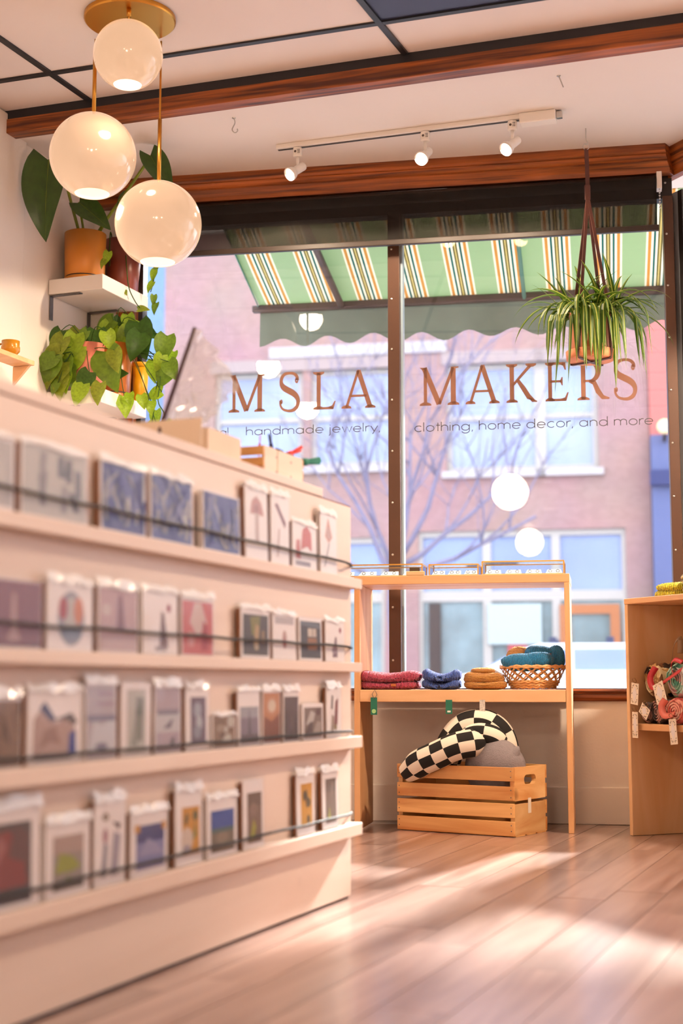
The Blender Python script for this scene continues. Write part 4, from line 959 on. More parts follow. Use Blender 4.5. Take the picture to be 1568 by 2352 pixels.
# ------------------------------------------------------------------ track light
T0 = Vector((-.252, 5.379, 0)); TD = Vector((math.cos(math.radians(18.2)), -math.sin(math.radians(18.2)), 0))
tk = thing('track_light', 'white ceiling track light with three small spot heads above the window', 'track light', (T0, -math.radians(18.2)), (0, 0, ZC - .02))
MB().box(0, 1.02, -.017, .017, .002, .02).build('rail', M_whiteplastic, tk, bevel=.002)
MB().box(.004, 1.02, -.006, .006, .0, .0025).build('rail_slot', M_darksteel, tk)
MB().box(.965, 1.100, -.026, .026, -.020, .02).build('power_box', M_whiteplastic, tk, bevel=.004)
MB().box(1.100, 1.122, -.010, .010, -.010, .015).build('end_clip', M_steel, tk, bevel=.002)
M_lens = mat('spot_lens', S('#fff4e0'), .3, emit=(1.0, .86, .62), estr=3.5)
M_print = mat('fine_print', S('#5a4c44'), .6)
for k, (s_, dx, dy) in enumerate(((.085, -.035, -.05), (.600, -.012, -.055), (.935, -.030, -.045))):
    h = MB().lathe([(1e-4, 0), (.017, 0), (.018, -.004), (.018, -.032), (.014, -.036), (1e-4, -.036)], 20, (s_, 0, 0)).build('spot_head', M_whiteplastic, tk, smooth=False)
    MB().ell((s_ - .004, -.0178, -.018), (.005, .001, .005), 10, 6).box(s_ + .003, s_ + .014, -.0185, -.014, -.012, -.011).box(s_ + .003, s_ + .014, -.0185, -.014, -.018, -.017).box(s_ + .003, s_ + .014, -.0185, -.014, -.024, -.023).build('rating_print', M_print, h)
    MB().tube([(s_, 0, -.036), (s_, 0, -.075)], [.007, .0055], 12).build('stem', M_whiteplastic, h, smooth=True)
    c = Vector((s_ + dx * .1, 0, -.088)); d = Vector((dx, dy, -.045)).normalized()
    q = d.to_track_quat('Z', 'Y').to_matrix().to_4x4(); q.translation = c
    mb = MB().lathe([(1e-4, -.040), (.016, -.040), (.017, -.036), (.017, .004), (.015, .012), (.022, .020), (.027, .034), (.027, .044), (.0245, .044), (.022, .034)], 22)
    mb.v = [tuple(q @ Vector(v)) for v in mb.v]
    mb.build('lamp_cup', M_whiteplastic, h, smooth=True)
    mb = MB().lathe([(1e-4, .037), (.0235, .037)], 22); mb.v = [tuple(q @ Vector(v)) for v in mb.v]
    mb.build('lens', M_lens, h)
    light('SPOT', 'spot_light', tk, tuple(c + d * .055), 34, (1.0, .78, .55), .03, target=(c.x, .12, -3), cone=2.5)

# ceiling hooks
def hook(name, lab, loc, shape):
    t = thing(name, lab, 'hook', None, loc)
    MB().tube(smooth_path(shape, 5), .0022, 8).build('wire', M_steel, t, smooth=True)
    MB().lathe([(1e-4, 0), (.007, 0), (.006, -.003), (1e-4, -.003)], 14).build('plate', M_steel, t)
hook('ceiling_hook', 'small bent ceiling hook left of the track light', (-.402, 5.10, ZC), [(0, 0, 0), (.004, 0, -.02), (-.006, 0, -.045), (.004, 0, -.058), (.014, 0, -.052), (.013, 0, -.043)])
hook('ceiling_hook', 'straight nail in the soffit right of the track light', (.755, 4.73, ZC), [(0, 0, 0), (.008, 0, -.02), (.016, 0, -.042)])

# ------------------------------------------------------------------ hanging spider plant
HX, HY = .930, 5.202
sp_ = thing('hanging_spider_plant', 'spider plant in a terracotta pot hanging from a brown leather strap', 'plant', None, (HX, HY, 1.725))
M_terra = mat('terracotta', S('#d08258'), .75, var=.06, vscale=20)
M_leather = mat('brown_leather', S('#4c2418'), .6, var=.1, vscale=40)
Z0 = 1.725
MB().lathe([(1e-4, .008), (.066, .008), (.070, .018), (.077, .165), (.079, .185), (.073, .185), (.070, .165), (1e-4, .160)], 36).build('pot', M_terra, sp_, smooth=True)
sa = MB().lathe([(1e-4, 0), (.084, 0), (.090, .004), (.092, .034), (.087, .034), (.084, .010), (1e-4, .008)], 36).build('saucer', M_terra, sp_, smooth=True)
MB().lathe([(1e-4, .158), (.071, .160)], 24).build('soil', M_soil, sp_)
def strap(pts, w, name, par):
    P = [Vector(p) for p in pts]; mb = MB()
    for i in range(len(P) - 1):
        d = (P[i + 1] - P[i]).normalized(); s_ = Vector((1, .25, 0)); s_ = (s_ - d * s_.dot(d)).normalized() * w / 2; n_ = d.cross(s_).normalized() * .0018
        a_, b_ = P[i], P[i + 1]
        for sg in (1, -1): mb.face([a_ - s_ + n_ * sg, a_ + s_ + n_ * sg, b_ + s_ + n_ * sg, b_ - s_ + n_ * sg])
        mb.face([a_ - s_ - n_, a_ - s_ + n_, b_ - s_ + n_, b_ - s_ - n_]); mb.face([a_ + s_ - n_, a_ + s_ + n_, b_ + s_ + n_, b_ + s_ - n_])
    return mb.build(name, M_leather, par)
strap([(0, 0, 2.545 - Z0), (.002, 0, 2.44 - Z0), (.002, 0, 2.305 - Z0)], .016, 'upper_strap', sp_)
MB().box(-.010, .012, -.006, .006, 2.345 - Z0, 2.405 - Z0).build('strap_knot', M_leather, sp_, bevel=.004)
for q in ((-.048, -.062), (.055, -.056), (.048, .062), (-.055, .056)):
    strap([(.002, 0, 2.36 - Z0), (q[0] * 1.0 + .005, q[1] * .9, .20), (q[0] * 1.17, q[1] * 1.17, .03), (q[0] * 1.1, q[1] * 1.1, -.004), (0, 0, -.006)], .012, 'strap', sp_)
MB().tube([(0 + .012 * math.cos(i / 20 * 6.283), 0, 2.556 - Z0 + .012 * math.sin(i / 20 * 6.283)) for i in range(20)], .0013, 6, closed=True).build('key_ring', M_steel, sp_, smooth=True)
MB().tube(smooth_path([(0, 0, ZC - Z0), (0, 0, 2.585 - Z0), (.006, 0, 2.575 - Z0), (.004, 0, 2.563 - Z0), (-.006, 0, 2.567 - Z0)], 4), .002, 8).build('ceiling_hook', M_steel, sp_, smooth=True)
M_blade = bpy.data.materials.new('spider_blade'); M_blade.use_nodes = True
nt = M_blade.node_tree; N = nt.nodes; L = nt.links
tc = N.new('ShaderNodeTexCoord'); sx_ = N.new('ShaderNodeSeparateXYZ'); L.new(tc.outputs['UV'], sx_.inputs[0])
rp = N.new('ShaderNodeValToRGB'); e = rp.color_ramp.elements; e[0].position = 0; e[1].position = 1
e[0].color = (*S('#4c6c1e'), 1); e[1].color = (*S('#4c6c1e'), 1)
for pos, c in ((.36, '42601a'), (.45, 'b4b852'), (.55, 'b4b852'), (.64, '42601a')):
    el = e.new(pos); el.color = (*S('#' + c), 1)
L.new(sx_.outputs[0], rp.inputs['Fac']); L.new(rp.outputs['Color'], N['Principled BSDF'].inputs['Base Color']); N['Principled BSDF'].inputs['Roughness'].default_value = .4
tl = N.new('ShaderNodeBsdfTranslucent'); L.new(rp.outputs['Color'], tl.inputs['Color']); mx = N.new('ShaderNodeMixShader'); mx.inputs['Fac'].default_value = .4
L.new(N['Principled BSDF'].outputs[0], mx.inputs[1]); L.new(tl.outputs[0], mx.inputs[2]); L.new(mx.outputs[0], N['Material Output'].inputs['Surface'])
rr = random.Random(4)
for k in range(104):
    az = rr.uniform(0, 6.283); kind = rr.random(); wid = rr.uniform(.009, .0145); ln = rr.uniform(.20, .36)
    el0 = math.radians(rr.uniform(58, 84) if kind < .25 else rr.uniform(30, 62)); droop = rr.uniform(1.5, 2.9) / .3
    if k % 3 == 0: az = -math.pi / 2 + rr.uniform(-1.3, 1.3); ln = rr.uniform(.28, .40); el0 = math.radians(rr.uniform(25, 60)); droop = rr.uniform(4.0, 6.5) / .3 * .75
    p = Vector((rr.uniform(-.035, .035), rr.uniform(-.035, .035), .165)); n = 12; el = el0
    if el0 > 1.05: ln *= rr.uniform(.6, .95); droop *= .5
    mb = MB(); rows_ = []
    for i in range(n + 1):
        t_ = i / n; d = Vector((math.cos(az) * math.cos(el), math.sin(az) * math.cos(el), math.sin(el)))
        side = Vector((-math.sin(az), math.cos(az), 0)); up = side.cross(d)
        w = wid * (.55 + .45 * math.sin(min(1, t_ * 2.2) * 1.57)) * (1 - t_ ** 2.6)
        rows_.append((p - side * w + up * w * .35, p.copy(), p + side * w + up * w * .35)); p = p + d * ln / n; el = max(el - droop * ln / n, -1.5)
        rad = math.hypot(p.x, p.y)
        if p.z < .19 and rad < .094: p.x *= .094 / max(rad, .02); p.y *= .094 / max(rad, .02)
    for i in range(n):
        for j in range(2):
            mb.face([rows_[i][j], rows_[i][j + 1], rows_[i + 1][j + 1], rows_[i + 1][j]])
            mb.uv[len(mb.f) - 1] = ((j * .5, i / n), (j * .5 + .5, i / n), (j * .5 + .5, (i + 1) / n), (j * .5, (i + 1) / n))
    mb.build('leaf', M_blade, sp_, smooth=True)

# ------------------------------------------------------------------ plant shelves on the left wall
def wshelf(lab, z0, z1, ya, yb, dp, br):
    t = thing('wall_shelf', lab, 'shelf', FK, (0, 0, z0))
    MB().box(.002, dp, ya, yb, 0, z1 - z0).build('board', M_white, t, bevel=.003)
    for y in br:
        MB().box(.002, .005, y - .012, y + .012, -.10, -.001).build('bracket', M_darksteel, t, bevel=.001)
        MB().box(.005, .14, y - .012, y + .012, -.004, -.001).build('bracket_arm', M_darksteel, t, bevel=.001)
    return t
ZU, ZL = 2.132, 1.676
wshelf('thick white wall shelf holding the yellow and dark red plant pots', 2.072, ZU, -.337, .03, .25, (-.315, -.03))
wshelf('lower white wall shelf holding the pink and orange plant pots', 1.618, ZL, -.330, .03, .25, (-.315, -.03))

def heart(n=9, fold_=.25, droop=.35):
    """heart leaf: stalk end at origin, tip along +x, unit length"""
    mb = MB(); rows_ = []
    for i in range(n + 1):
        t_ = i / n
        w = .42 * (math.sin(math.pi * min(1, (t_ * .93 + .07)) ** .62) ** .85) * (1 if t_ < .98 else .0) + .001
        x = t_ - .12 * 0; z = -droop * t_ * t_
        rows_.append([(x - .13 * (1 - t_) ** 4 * abs(s_) , s_ * w, z + fold_ * w * abs(s_) - .02 * math.sin(t_ * 7) * abs(s_)) for s_ in (-1, -.55, 0, .55, 1)])
    for i in range(n):
        for j in range(4): mb.face([rows_[i][j], rows_[i][j + 1], rows_[i + 1][j + 1], rows_[i + 1][j]])
    return mb
def leafmat(name, c):
    return mat(name, S(c), .38, var=.22, vscale=9, transl=.35, spec=.4)
LM = [leafmat('leaf_olive', '#86942a'), leafmat('leaf_green', '#6c8a28'), leafmat('leaf_deep', '#3f6220'), leafmat('leaf_bright', '#94b42c')]
_h0 = heart().build('leaf_source', LM[0], smooth=True); _h1 = heart(9, .4, .15).build('leaf_source', LM[0], smooth=True)
leaf_meshes = []
for h_ in (_h0, _h1):
    for m_ in LM:
        d_ = h_.data.copy(); d_.name = 'leaf'; d_.materials.clear(); d_.materials.append(m_); leaf_meshes.append(d_)
bpy.data.objects.remove(_h0); bpy.data.objects.remove(_h1)
def put_leaf(par, base, x, y, z, ln, ang, mi, rr, wid=1.0, yaw=0.0):
    """ang: tip direction seen from the shop, in degrees; leaf faces the shop"""
    o = bpy.data.objects.new('leaf', leaf_meshes[mi]); COL.objects.link(o); o.parent = par
    a_ = math.radians(ang); ex = Vector((math.cos(a_), -.25 + rr.uniform(-.2, .2), math.sin(a_))).normalized()
    nrm = Vector((.25 + rr.uniform(-.35, .35) + yaw, -1, .25 + rr.uniform(-.35, .35))); nrm = (nrm - ex * nrm.dot(ex)).normalized(); ey = nrm.cross(ex)
    M = Matrix((ex, ey, nrm)).transposed().to_4x4() @ Matrix.Diagonal((ln, ln * wid, ln, 1)); c = Vector((x, y, z)) - Vector(base) - ex * ln * .5
    M.translation = c; o.matrix_local = M
    return c
def pot(mb, r0, r1, h, seg=36): return mb.lathe([(1e-4, 0), (r0 - .004, 0), (r0, .004), (r1, h), (r1 - .006, h), (r1 - .008, h - .02), (1e-4, h - .025)], seg)
def potplant(lab, base, r0, r1, h, m, ring=True, sm=True):
    t = thing('potted_plant', lab, 'plant', FK, base)
    z = .022 if ring else 0
    o = MB(); pot(o, r0, r1, h - z); o.v = [(a_, b_, c_ + z) for a_, b_, c_ in o.v]; o.build('pot', m, t, smooth=sm)
    if ring:
        MB().lathe([(1e-4, 0), (r0 * 1.0, 0), (r0 * 1.02, .018), (r0 * .96, .018), (1e-4, .018)], 36).build('saucer', m, t, smooth=True)
        MB().lathe([(r0 * .97, .017), (r0 * .97, .0235)], 36).build('shadow_gap', M_black, t)
    MB().lathe([(1e-4, h - .026), (r1 - .008, h - .024)], 24).build('soil', M_soil, t)
    return t
# large-leafed plant on the upper shelf
M_ochre = mat('ochre_glaze', S('#d88a32'), .35, var=.04); M_brick = mat('dark_red_glaze', S('#7c3a2c'), .3, var=.05)
M_pink = mat('pink_glaze', S('#d9806a'), .4, var=.04); M_amber = mat('amber_glaze', S('#b8651e'), .28, var=.12, vscale=12); M_yel = mat('yellow_glaze', S('#e0a010'), .35)
b_ = (.105, -.235, ZU); rr = random.Random(8)
t = potplant('large-leafed plant in an ochre yellow pot on the upper shelf', b_, .080, .084, .205, M_ochre)
def bigleaf(par, base, p0, p1, wid, m, fold_=.25, droop=.1, face=(.2, -1, .1)):
    p0, p1 = Vector(p0) - Vector(base), Vector(p1) - Vector(base); ex = p1 - p0; ln = ex.length; ex.normalize()
    nrm = Vector(face); nrm = (nrm - ex * nrm.dot(ex)).normalized(); ey = nrm.cross(ex)
    o = heart(14, fold_, droop).build('leaf', m, par, smooth=True)
    M = Matrix((ex, ey, nrm)).transposed().to_4x4() @ Matrix.Diagonal((ln, wid / .84, ln, 1)); M.translation = p0; o.matrix_local = M
    MB().tube([(.0, 0, .004), (.5, 0, -.03 * 0 + .004 - droop * .25), (.95, 0, .004 - droop * .9)], [.008, .005, .001], 6).build('midrib', LM[0], o)
M_big = mat('leaf_philodendron', S('#3a561e'), .3, var=.2, vscale=7, transl=.2)
bigleaf(t, b_, (.128, -.55, 2.535), (.105, -.56, 2.225), .185, M_big, .30, .14, (.1, -1, .1))
bigleaf(t, b_, (.15, -.36, 2.425), (.291, -.36, 2.308), .10, M_big, .25, .1, (.1, -1, .5))
bigleaf(t, b_, (.455, -.34, 2.585), (.570, -.37, 2.405), .10, M_big, .35, .15, (.6, -1, 0))
bigleaf(t, b_, (.31, -.25, 2.47), (.28, -.26, 2.36), .07, M_big, .3, .1, (.3, -.9, .3))
def stem(par, base, pts, r, m=None, name='stem'):
    MB().tube(smooth_path([Vector(p) - Vector(base) for p in pts], 6), r, 8).build(name, m or LM[0], par, smooth=True)
stem(t, b_, [(.09, -.235, 2.30), (.085, -.30, 2.42), (.11, -.42, 2.52), (.128, -.55, 2.535)], .006)
stem(t, b_, [(.10, -.225, 2.30), (.105, -.27, 2.40), (.15, -.36, 2.425)], .005)
stem(t, b_, [(.13, -.215, 2.30), (.20, -.24, 2.38), (.32, -.28, 2.48), (.455, -.34, 2.578)], .006)
stem(t, b_, [(.12, -.22, 2.30), (.22, -.23, 2.42), (.31, -.25, 2.47)], .005)
b2_ = (.178, -.060, ZU)
t2 = potplant('dark red pot with a thin trailing vine on the upper shelf', b2_, .062, .082, .215, M_brick, ring=False)
stem(t2, b2_, [(.15, -.09, 2.32), (.165, -.14, 2.37), (.17, -.155, 2.30), (.175, -.16, 2.22)], .0025, LM[2])
stem(t2, b2_, [(.20, -.08, 2.33), (.256, -.16, 2.19), (.262, -.15, 2.12), (.275, -.12, 2.07), (.285, -.10, 2.05)], .0022, LM[2], 'vine')
stem(t2, b2_, [(.23, -.03, 2.33), (.290, -.03, 2.30), (.310, -.03, 2.20), (.30, -.04, 2.13)], .0022, LM[2], 'vine')
for x, y, z, ln, an, mi in ((.232, -.28, 2.215, .055, 265, 3), (.215, -.285, 2.19, .04, 240, 0), (.300, -.10, 2.045, .05, 0, 0), (.31, -.04, 2.20, .05, 260, 3), (.318, -.03, 2.24, .045, 280, 1), (.30, -.05, 2.15, .05, 240, 3), (.325, -.06, 2.09, .045, 275, 1), (.33, -.06, 2.055, .05, 260, 1), (.255, -.165, 2.10, .025, 300, 0)):
    put_leaf(t2, b2_, x, y, z, ln, an, mi, rr, .8)
# lower shelf
LA = [(0.04, -0.34, 1.881, 0.069, 240), (0.043, -0.284, 1.865, 0.093, 225), (0.034, -0.368, 1.815, 0.07, 200), (0.086, -0.332, 1.789, 0.12, 235), (0.035, -0.376, 1.750, 0.094, 250), (0.106, -0.3, 1.884, 0.07, 250), (0.153, -0.324, 1.884, 0.055, 230), (0.183, -0.268, 1.88, 0.084, 280), (0.256, -0.292, 1.873, 0.06, 290), (0.272, -0.316, 1.754, 0.128, 290), (0.312, -0.34, 1.778, 0.068, 280), (0.105, -0.34, 1.736, 0.074, 300), (0.079, -0.36, 1.686, 0.074, 260), (0.164, -0.36, 1.652, 0.069, 250), (0.181, -0.35, 1.699, 0.069, 240), (0.244, -0.35, 1.652, 0.064, 260), (0.051, -0.36, 1.68, 0.046, 230), (0.030, -0.36, 1.73, 0.07, 240), (0.095, -0.35, 1.707, 0.06, 270), (0.035, -0.39, 1.778, 0.065, 215), (0.071, -0.36, 1.742, 0.074, 250), (0.076, -0.30, 1.843, 0.07, 220), (.06, -.36, 1.84, .085, 240), (.12, -.34, 1.85, .08, 260), (.10, -.35, 1.76, .07, 280)]
LB = [(0.155, -0.17, 1.968, 0.08, 210), (0.21, -0.114, 1.942, 0.105, 270), (0.31, -0.138, 1.908, 0.118, 280), (0.303, -0.162, 1.879, 0.094, 260), (0.237, -0.106, 1.99, 0.057, 280), (0.325, -0.08, 1.944, 0.052, 330), (0.398, -0.104, 1.87, 0.089, 260), (0.406, -0.048, 1.843, 0.047, 260), (0.335, -0.072, 1.79, 0.071, 270), (0.396, -0.096, 1.761, 0.085, 240), (0.445, -0.12, 1.776, 0.07, 300), (0.23, -0.19, 1.761, 0.071, 0), (0.345, -0.088, 1.69, 0.061, 190), (0.30, -0.20, 1.654, 0.042, 280), (0.282, -0.20, 1.628, 0.071, 290), (0.321, -0.13, 1.655, 0.047, 290), (0.344, -0.104, 1.634, 0.047, 280), (0.336, -0.048, 1.597, 0.057, 270), (0.323, -0.072, 1.565, 0.047, 200), (0.426, -0.096, 1.554, 0.037, 300), (0.387, -0.12, 1.809, 0.056, 250), (0.166, -0.16, 1.936, 0.076, 250), (.24, -.13, 1.91, .09, 250), (.27, -.12, 1.94, .08, 300), (.19, -.14, 1.91, .08, 230)]
b3_ = (.150, -.262, ZL)
t3 = potplant('heart-leafed trailing plant in a pink pot on the lower shelf', b3_, .056, .060, .195, M_pink)
for i, (x, y, z, ln, an) in enumerate(LA):
    c = put_leaf(t3, b3_, x, y, z, ln * 1.32, an, (0, 1, 0, 3, 1)[i % 5] if i % 7 else 2, rr)
    if i % 2 == 0: MB().tube(smooth_path([(0, 0, .17), (c.x * .5, c.y * .5 - .02, max(.15, c.z + .02)), (c.x, c.y, c.z)], 4), .0018, 6).build('stem', LM[2], t3, smooth=True)
b4_ = (.170, -.105, ZL)
t4 = potplant('heart-leafed trailing plant in an amber glazed pot on the lower shelf', b4_, .070, .078, .225, M_amber)
for i, (x, y, z, ln, an) in enumerate(LB):
    c = put_leaf(t4, b4_, x, y, z, ln * 1.25, an, (1, 2, 2, 2, 3, 2, 1, 3, 3, 1)[i % 10] if i < 12 else 3, rr)
    if i % 2 == 0: MB().tube(smooth_path([(0, 0, .20), (c.x * .5, c.y * .5 - .02, max(.18, c.z + .02)), (c.x, c.y, c.z)], 4), .0018, 6).build('stem', LM[2], t4, smooth=True)
stem(t4, b4_, [(.28, -.10, 1.90), (.36, -.09, 1.83), (.355, -.08, 1.70), (.335, -.075, 1.57)], .0024, LM[2], 'vine')
stem(t4, b4_, [(.30, -.10, 1.88), (.375, -.09, 1.78), (.37, -.09, 1.66), (.40, -.09, 1.60), (.36, -.08, 1.55)], .0024, LM[2], 'vine')
# stray yellow pot behind
t5 = thing('small_pot', 'small bright yellow pot behind the amber pot', 'pot', FK, (.232, .008, ZL))
pot(MB(), .028, .034, .165).build('pot_body', M_yel, t5, smooth=True); MB().lathe([(.0345, .150), (.037, .152), (.037, .168), (.0345, .170)], 28).build('rim', M_yel, t5, smooth=True)
# small wooden shelf with mug at the far left
ws = thing('small_wooden_shelf', 'small wooden shelf on the wall pier at the left edge', 'shelf', FK, (.076, -.66, 1.70))
MB().box(.001, .085, -.50, 0, 0, .018).build('board', M_maple, ws, bevel=.002)
MB().prism([(0, 0), (.07, 0), (0, -.07)], -.012, 0, Matrix(((1, 0, 0, .001), (0, 0, 1, -.004), (0, 1, 0, -.001), (0, 0, 0, 1)))).build('support', M_maple, ws)
MB().prism([(0, 0), (.07, 0), (0, -.07)], -.012, 0, Matrix(((1, 0, 0, .001), (0, 0, 1, -.45), (0, 1, 0, -.001), (0, 0, 0, 1)))).build('support', M_maple, ws)
mg = thing('ceramic_mug', 'glazed mustard ceramic mug on the small wooden shelf', 'mug', FK, (.122, -.76, 1.718))
M_must = mat('mustard_glaze', S('#b87d18'), .22, var=.15, vscale=18)
MB().lathe([(1e-4, 0), (.022, 0), (.026, .008), (.034, .018), (.034, .034), (.032, .038), (.033, .056), (.030, .056), (.029, .02), (1e-4, .012)], 30).build('mug_body', M_must, mg, smooth=True)
MB().tube(smooth_path([(-.032, -.005, .048), (-.052, -.008, .042), (-.052, -.008, .02), (-.034, -.005, .016)], 5), .004, 8).build('handle', M_must, mg, smooth=True)

# ------------------------------------------------------------------ awning outside
M_awn = bpy.data.materials.new('awning_cloth'); M_awn.use_nodes = True
nt = M_awn.node_tree; N = nt.nodes; L = nt.links; pb = N['Principled BSDF']; pb.inputs['Roughness'].default_value = .85
tc = N.new('ShaderNodeTexCoord'); sx_ = N.new('ShaderNodeSeparateXYZ'); L.new(tc.outputs['Object'], sx_.inputs[0])
ma = N.new('ShaderNodeMath'); ma.operation = 'MULTIPLY_ADD'; ma.inputs[1].default_value = 1 / .2315; ma.inputs[2].default_value = 10 + .588 / .2315 + .5; L.new(sx_.outputs[0], ma.inputs[0])
fr_ = N.new('ShaderNodeMath'); fr_.operation = 'FRACT'; L.new(ma.outputs[0], fr_.inputs[0])
rp = N.new('ShaderNodeValToRGB'); rp.color_ramp.interpolation = 'CONSTANT'; e = rp.color_ramp.elements
GR, WH, ORG, TE, OL = 'a6b898', 'f2ecda', 'c49a58', '0e6a66', '6a6434'
st = [(0, GR), (.225, WH), (.262, ORG), (.322, WH), (.368, TE), (.408, WH), (.452, OL), (.478, 'd2c48c'), (.510, OL), (.536, WH), (.580, TE), (.620, WH), (.666, ORG), (.726, WH), (.763, GR)]
for i, (p_0, c) in enumerate(st):
    el = e[0] if i == 0 else (e[1] if i == 1 else e.new(p_0)); el.position = p_0; el.color = (*S('#' + c), 1)
L.new(fr_.outputs[0], rp.inputs['Fac']); L.new(rp.outputs['Color'], pb.inputs['Base Color'])
tl = N.new('ShaderNodeBsdfTranslucent'); L.new(rp.outputs['Color'], tl.inputs['Color']); mx = N.new('ShaderNodeMixShader'); mx.inputs['Fac'].default_value = .5
L.new(pb.outputs[0], mx.inputs[1]); L.new(tl.outputs[0], mx.inputs[2]); L.new(mx.outputs[0], N['Material Output'].inputs['Surface'])
aw = thing('striped_awning', 'green awning with white, orange and teal stripes outside the shop window', 'awning', FW)
AL, AR = -.690, 3.4
mb = MB(); nn = 8
for i in range(nn):
    n0, n1 = .13 + 1.09 * i / nn, .13 + 1.09 * (i + 1) / nn
    zf = lambda n_: 2.745 - .307 * (n_ - .13) - .02 * math.sin((n_ - .13) / 1.09 * math.pi)
    mb.face([(AL, n0, zf(n0)), (AR, n0, zf(n0)), (AR, n1, zf(n1)), (AL, n1, zf(n1))])
o = mb.build('canopy', M_awn, aw, smooth=True); so = o.modifiers.new('thick', 'SOLIDIFY'); so.thickness = .0015
M_edge = mat('awning_hem', S('#6f9a8c'), .85, transl=.4)
MB().prism([(.13, 2.735), (1.2, 2.405), (1.2, 2.398), (.13, 2.690)], AL - .003, AL, Matrix(((0, 0, 1, 0), (1, 0, 0, 0), (0, 1, 0, 0), (0, 0, 0, 1)))).build('side_hem', M_edge, aw)
MB().box(AL - .035, AR, 1.19, 1.235, 2.378, 2.412).build('front_bar', mat('awning_bar', S('#4a3a36'), .5), aw, bevel=.006)
M_val = mat('valance_cloth', S('#575d53'), .85, transl=.2, var=.08)
mb = MB(); N_ = 160
def vz(u): return 2.225 - .022 * math.cos((u - AL) / .2315 * 2 * math.pi)
for i in range(N_):
    u0, u1 = AL + (AR - AL) * i / N_, AL + (AR - AL) * (i + 1) / N_
    f = lambda u, z: 1.225 + .02 * math.sin(u * 9) * (2.38 - z) / .18 + .012 * math.sin(u * 23 + 1) * (2.38 - z) / .18
    for j in range(4):
        a0_, a1_ = 2.385 + (vz(u0) - 2.385) * j / 4, 2.385 + (vz(u0) - 2.385) * (j + 1) / 4
        b0_, b1_ = 2.385 + (vz(u1) - 2.385) * j / 4, 2.385 + (vz(u1) - 2.385) * (j + 1) / 4
        mb.face([(u0, f(u0, a0_), a0_), (u1, f(u1, b0_), b0_), (u1, f(u1, b1_), b1_), (u0, f(u0, a1_), a1_)])
mb.build('valance', M_val, aw, smooth=True)
for u in (-.30, 1.9):
    MB().tube([(u - .02, .14, 2.66), (u + .03, 1.2, 2.39)], .017, 10).build('arm', mat('awning_bar', S('#4a3a36'), .5), aw, smooth=True)
MB().tube([(.63, .14, 2.70), (.63, 1.2, 2.385)], .010, 8).build('rafter', M_edge, aw, smooth=True)
MB().tube([(1.52, .14, 2.70), (1.52, 1.2, 2.385)], .010, 8).build('rafter', M_edge, aw, smooth=True)
MB().tube([(AL, .15, 2.75), (AR, .15, 2.75)], .03, 10).build('wall_roller', M_darkframe, aw)

# ------------------------------------------------------------------ street
ZS_ = -.42
M_road = mat('asphalt', S('#8d8d96'), .9, var=.1, vscale=2); M_walk = mat('pavement', S('#b9b4b2'), .9, var=.06, vscale=3)
tag(MB().box(-30, 30, 3.0, 15.6, ZS_ - .3, ZS_ - .12).build('road', M_road, frame=FW), 'grey street outside the shop', kind='structure')
tag(MB().box(-30, 30, .12, 3.0, ZS_ - .3, ZS_).build('pavement_near', M_walk, frame=FW), 'pavement in front of the shop', kind='structure')
tag(MB().box(-30, 30, 15.6, 18.6, ZS_ - .3, ZS_).build('pavement_far', M_walk, frame=FW), 'pavement across the street', kind='structure')
FB2 = (W0 + WN * 18.5, -WY)
M_bk = bpy.data.materials.new('far_brick'); M_bk.use_nodes = True
nt = M_bk.node_tree; N = nt.nodes; L = nt.links
tc = N.new('ShaderNodeTexCoord'); mp = N.new('ShaderNodeMapping'); mp.inputs['Rotation'].default_value = (math.radians(90), 0, 0)
bt = N.new('ShaderNodeTexBrick'); bt.inputs['Scale'].default_value = 4.5; bt.inputs['Color1'].default_value = (*S('#a88480'), 1); bt.inputs['Color2'].default_value = (*S('#9c7a76'), 1); bt.inputs['Mortar'].default_value = (*S('#ae8e88'), 1)
nz = N.new('ShaderNodeTexNoise'); nz.inputs['Scale'].default_value = .8; mc = N.new('ShaderNodeMix'); mc.data_type = 'RGBA'; mc.blend_type = 'MULTIPLY'; mc.inputs['Factor'].default_value = .3
L.new(tc.outputs['Object'], mp.inputs[0]); L.new(mp.outputs[0], bt.inputs['Vector']); L.new(tc.outputs['Object'], nz.inputs['Vector'])
L.new(bt.outputs['Color'], mc.inputs['A']); L.new(nz.outputs['Color'], mc.inputs['B']); L.new(mc.outputs['Result'], N['Principled BSDF'].inputs['Base Color']); N['Principled BSDF'].inputs['Roughness'].default_value = .9
M_stone = mat('pale_stone', S('#b0a8a6'), .8); M_fr2 = mat('cream_frame', S('#aea69e'), .6); M_pane2 = mat('far_pane', S('#8b96b4'), .12, spec=.8, var=.25, vscale=.7)
M_pane3 = mat('far_shop_pane', S('#7f8eb4'), .2, spec=.6, var=.15, vscale=.6); M_in = mat('far_interior', S('#6a6a70'), .9)
bb = thing('brick_building', 'pink brick building with pale windows across the street', 'building', FB2)
WIN = [(-5.75, -4.15, 4.30, 6.02), (-4.0, -2.45, 4.30, 6.02), (-1.62, -.02, 4.15, 6.02), (-.02, .95, 4.15, 6.02)]
SHOP = [(-6.1, -5.0, ZS_, 3.05), (-4.75, -2.70, .0, 3.05), (-2.12, 1.36, .0, 3.13)]
mb = MB(); holes(mb, -6.70, 1.79, ZS_, 8.9, WIN + SHOP, 0, .35); mb.build('wall', M_bk, bb)
MB().box(-6.70, 1.79, .35, 9.0, ZS_, 8.9).build('rear_block', M_in, bb)
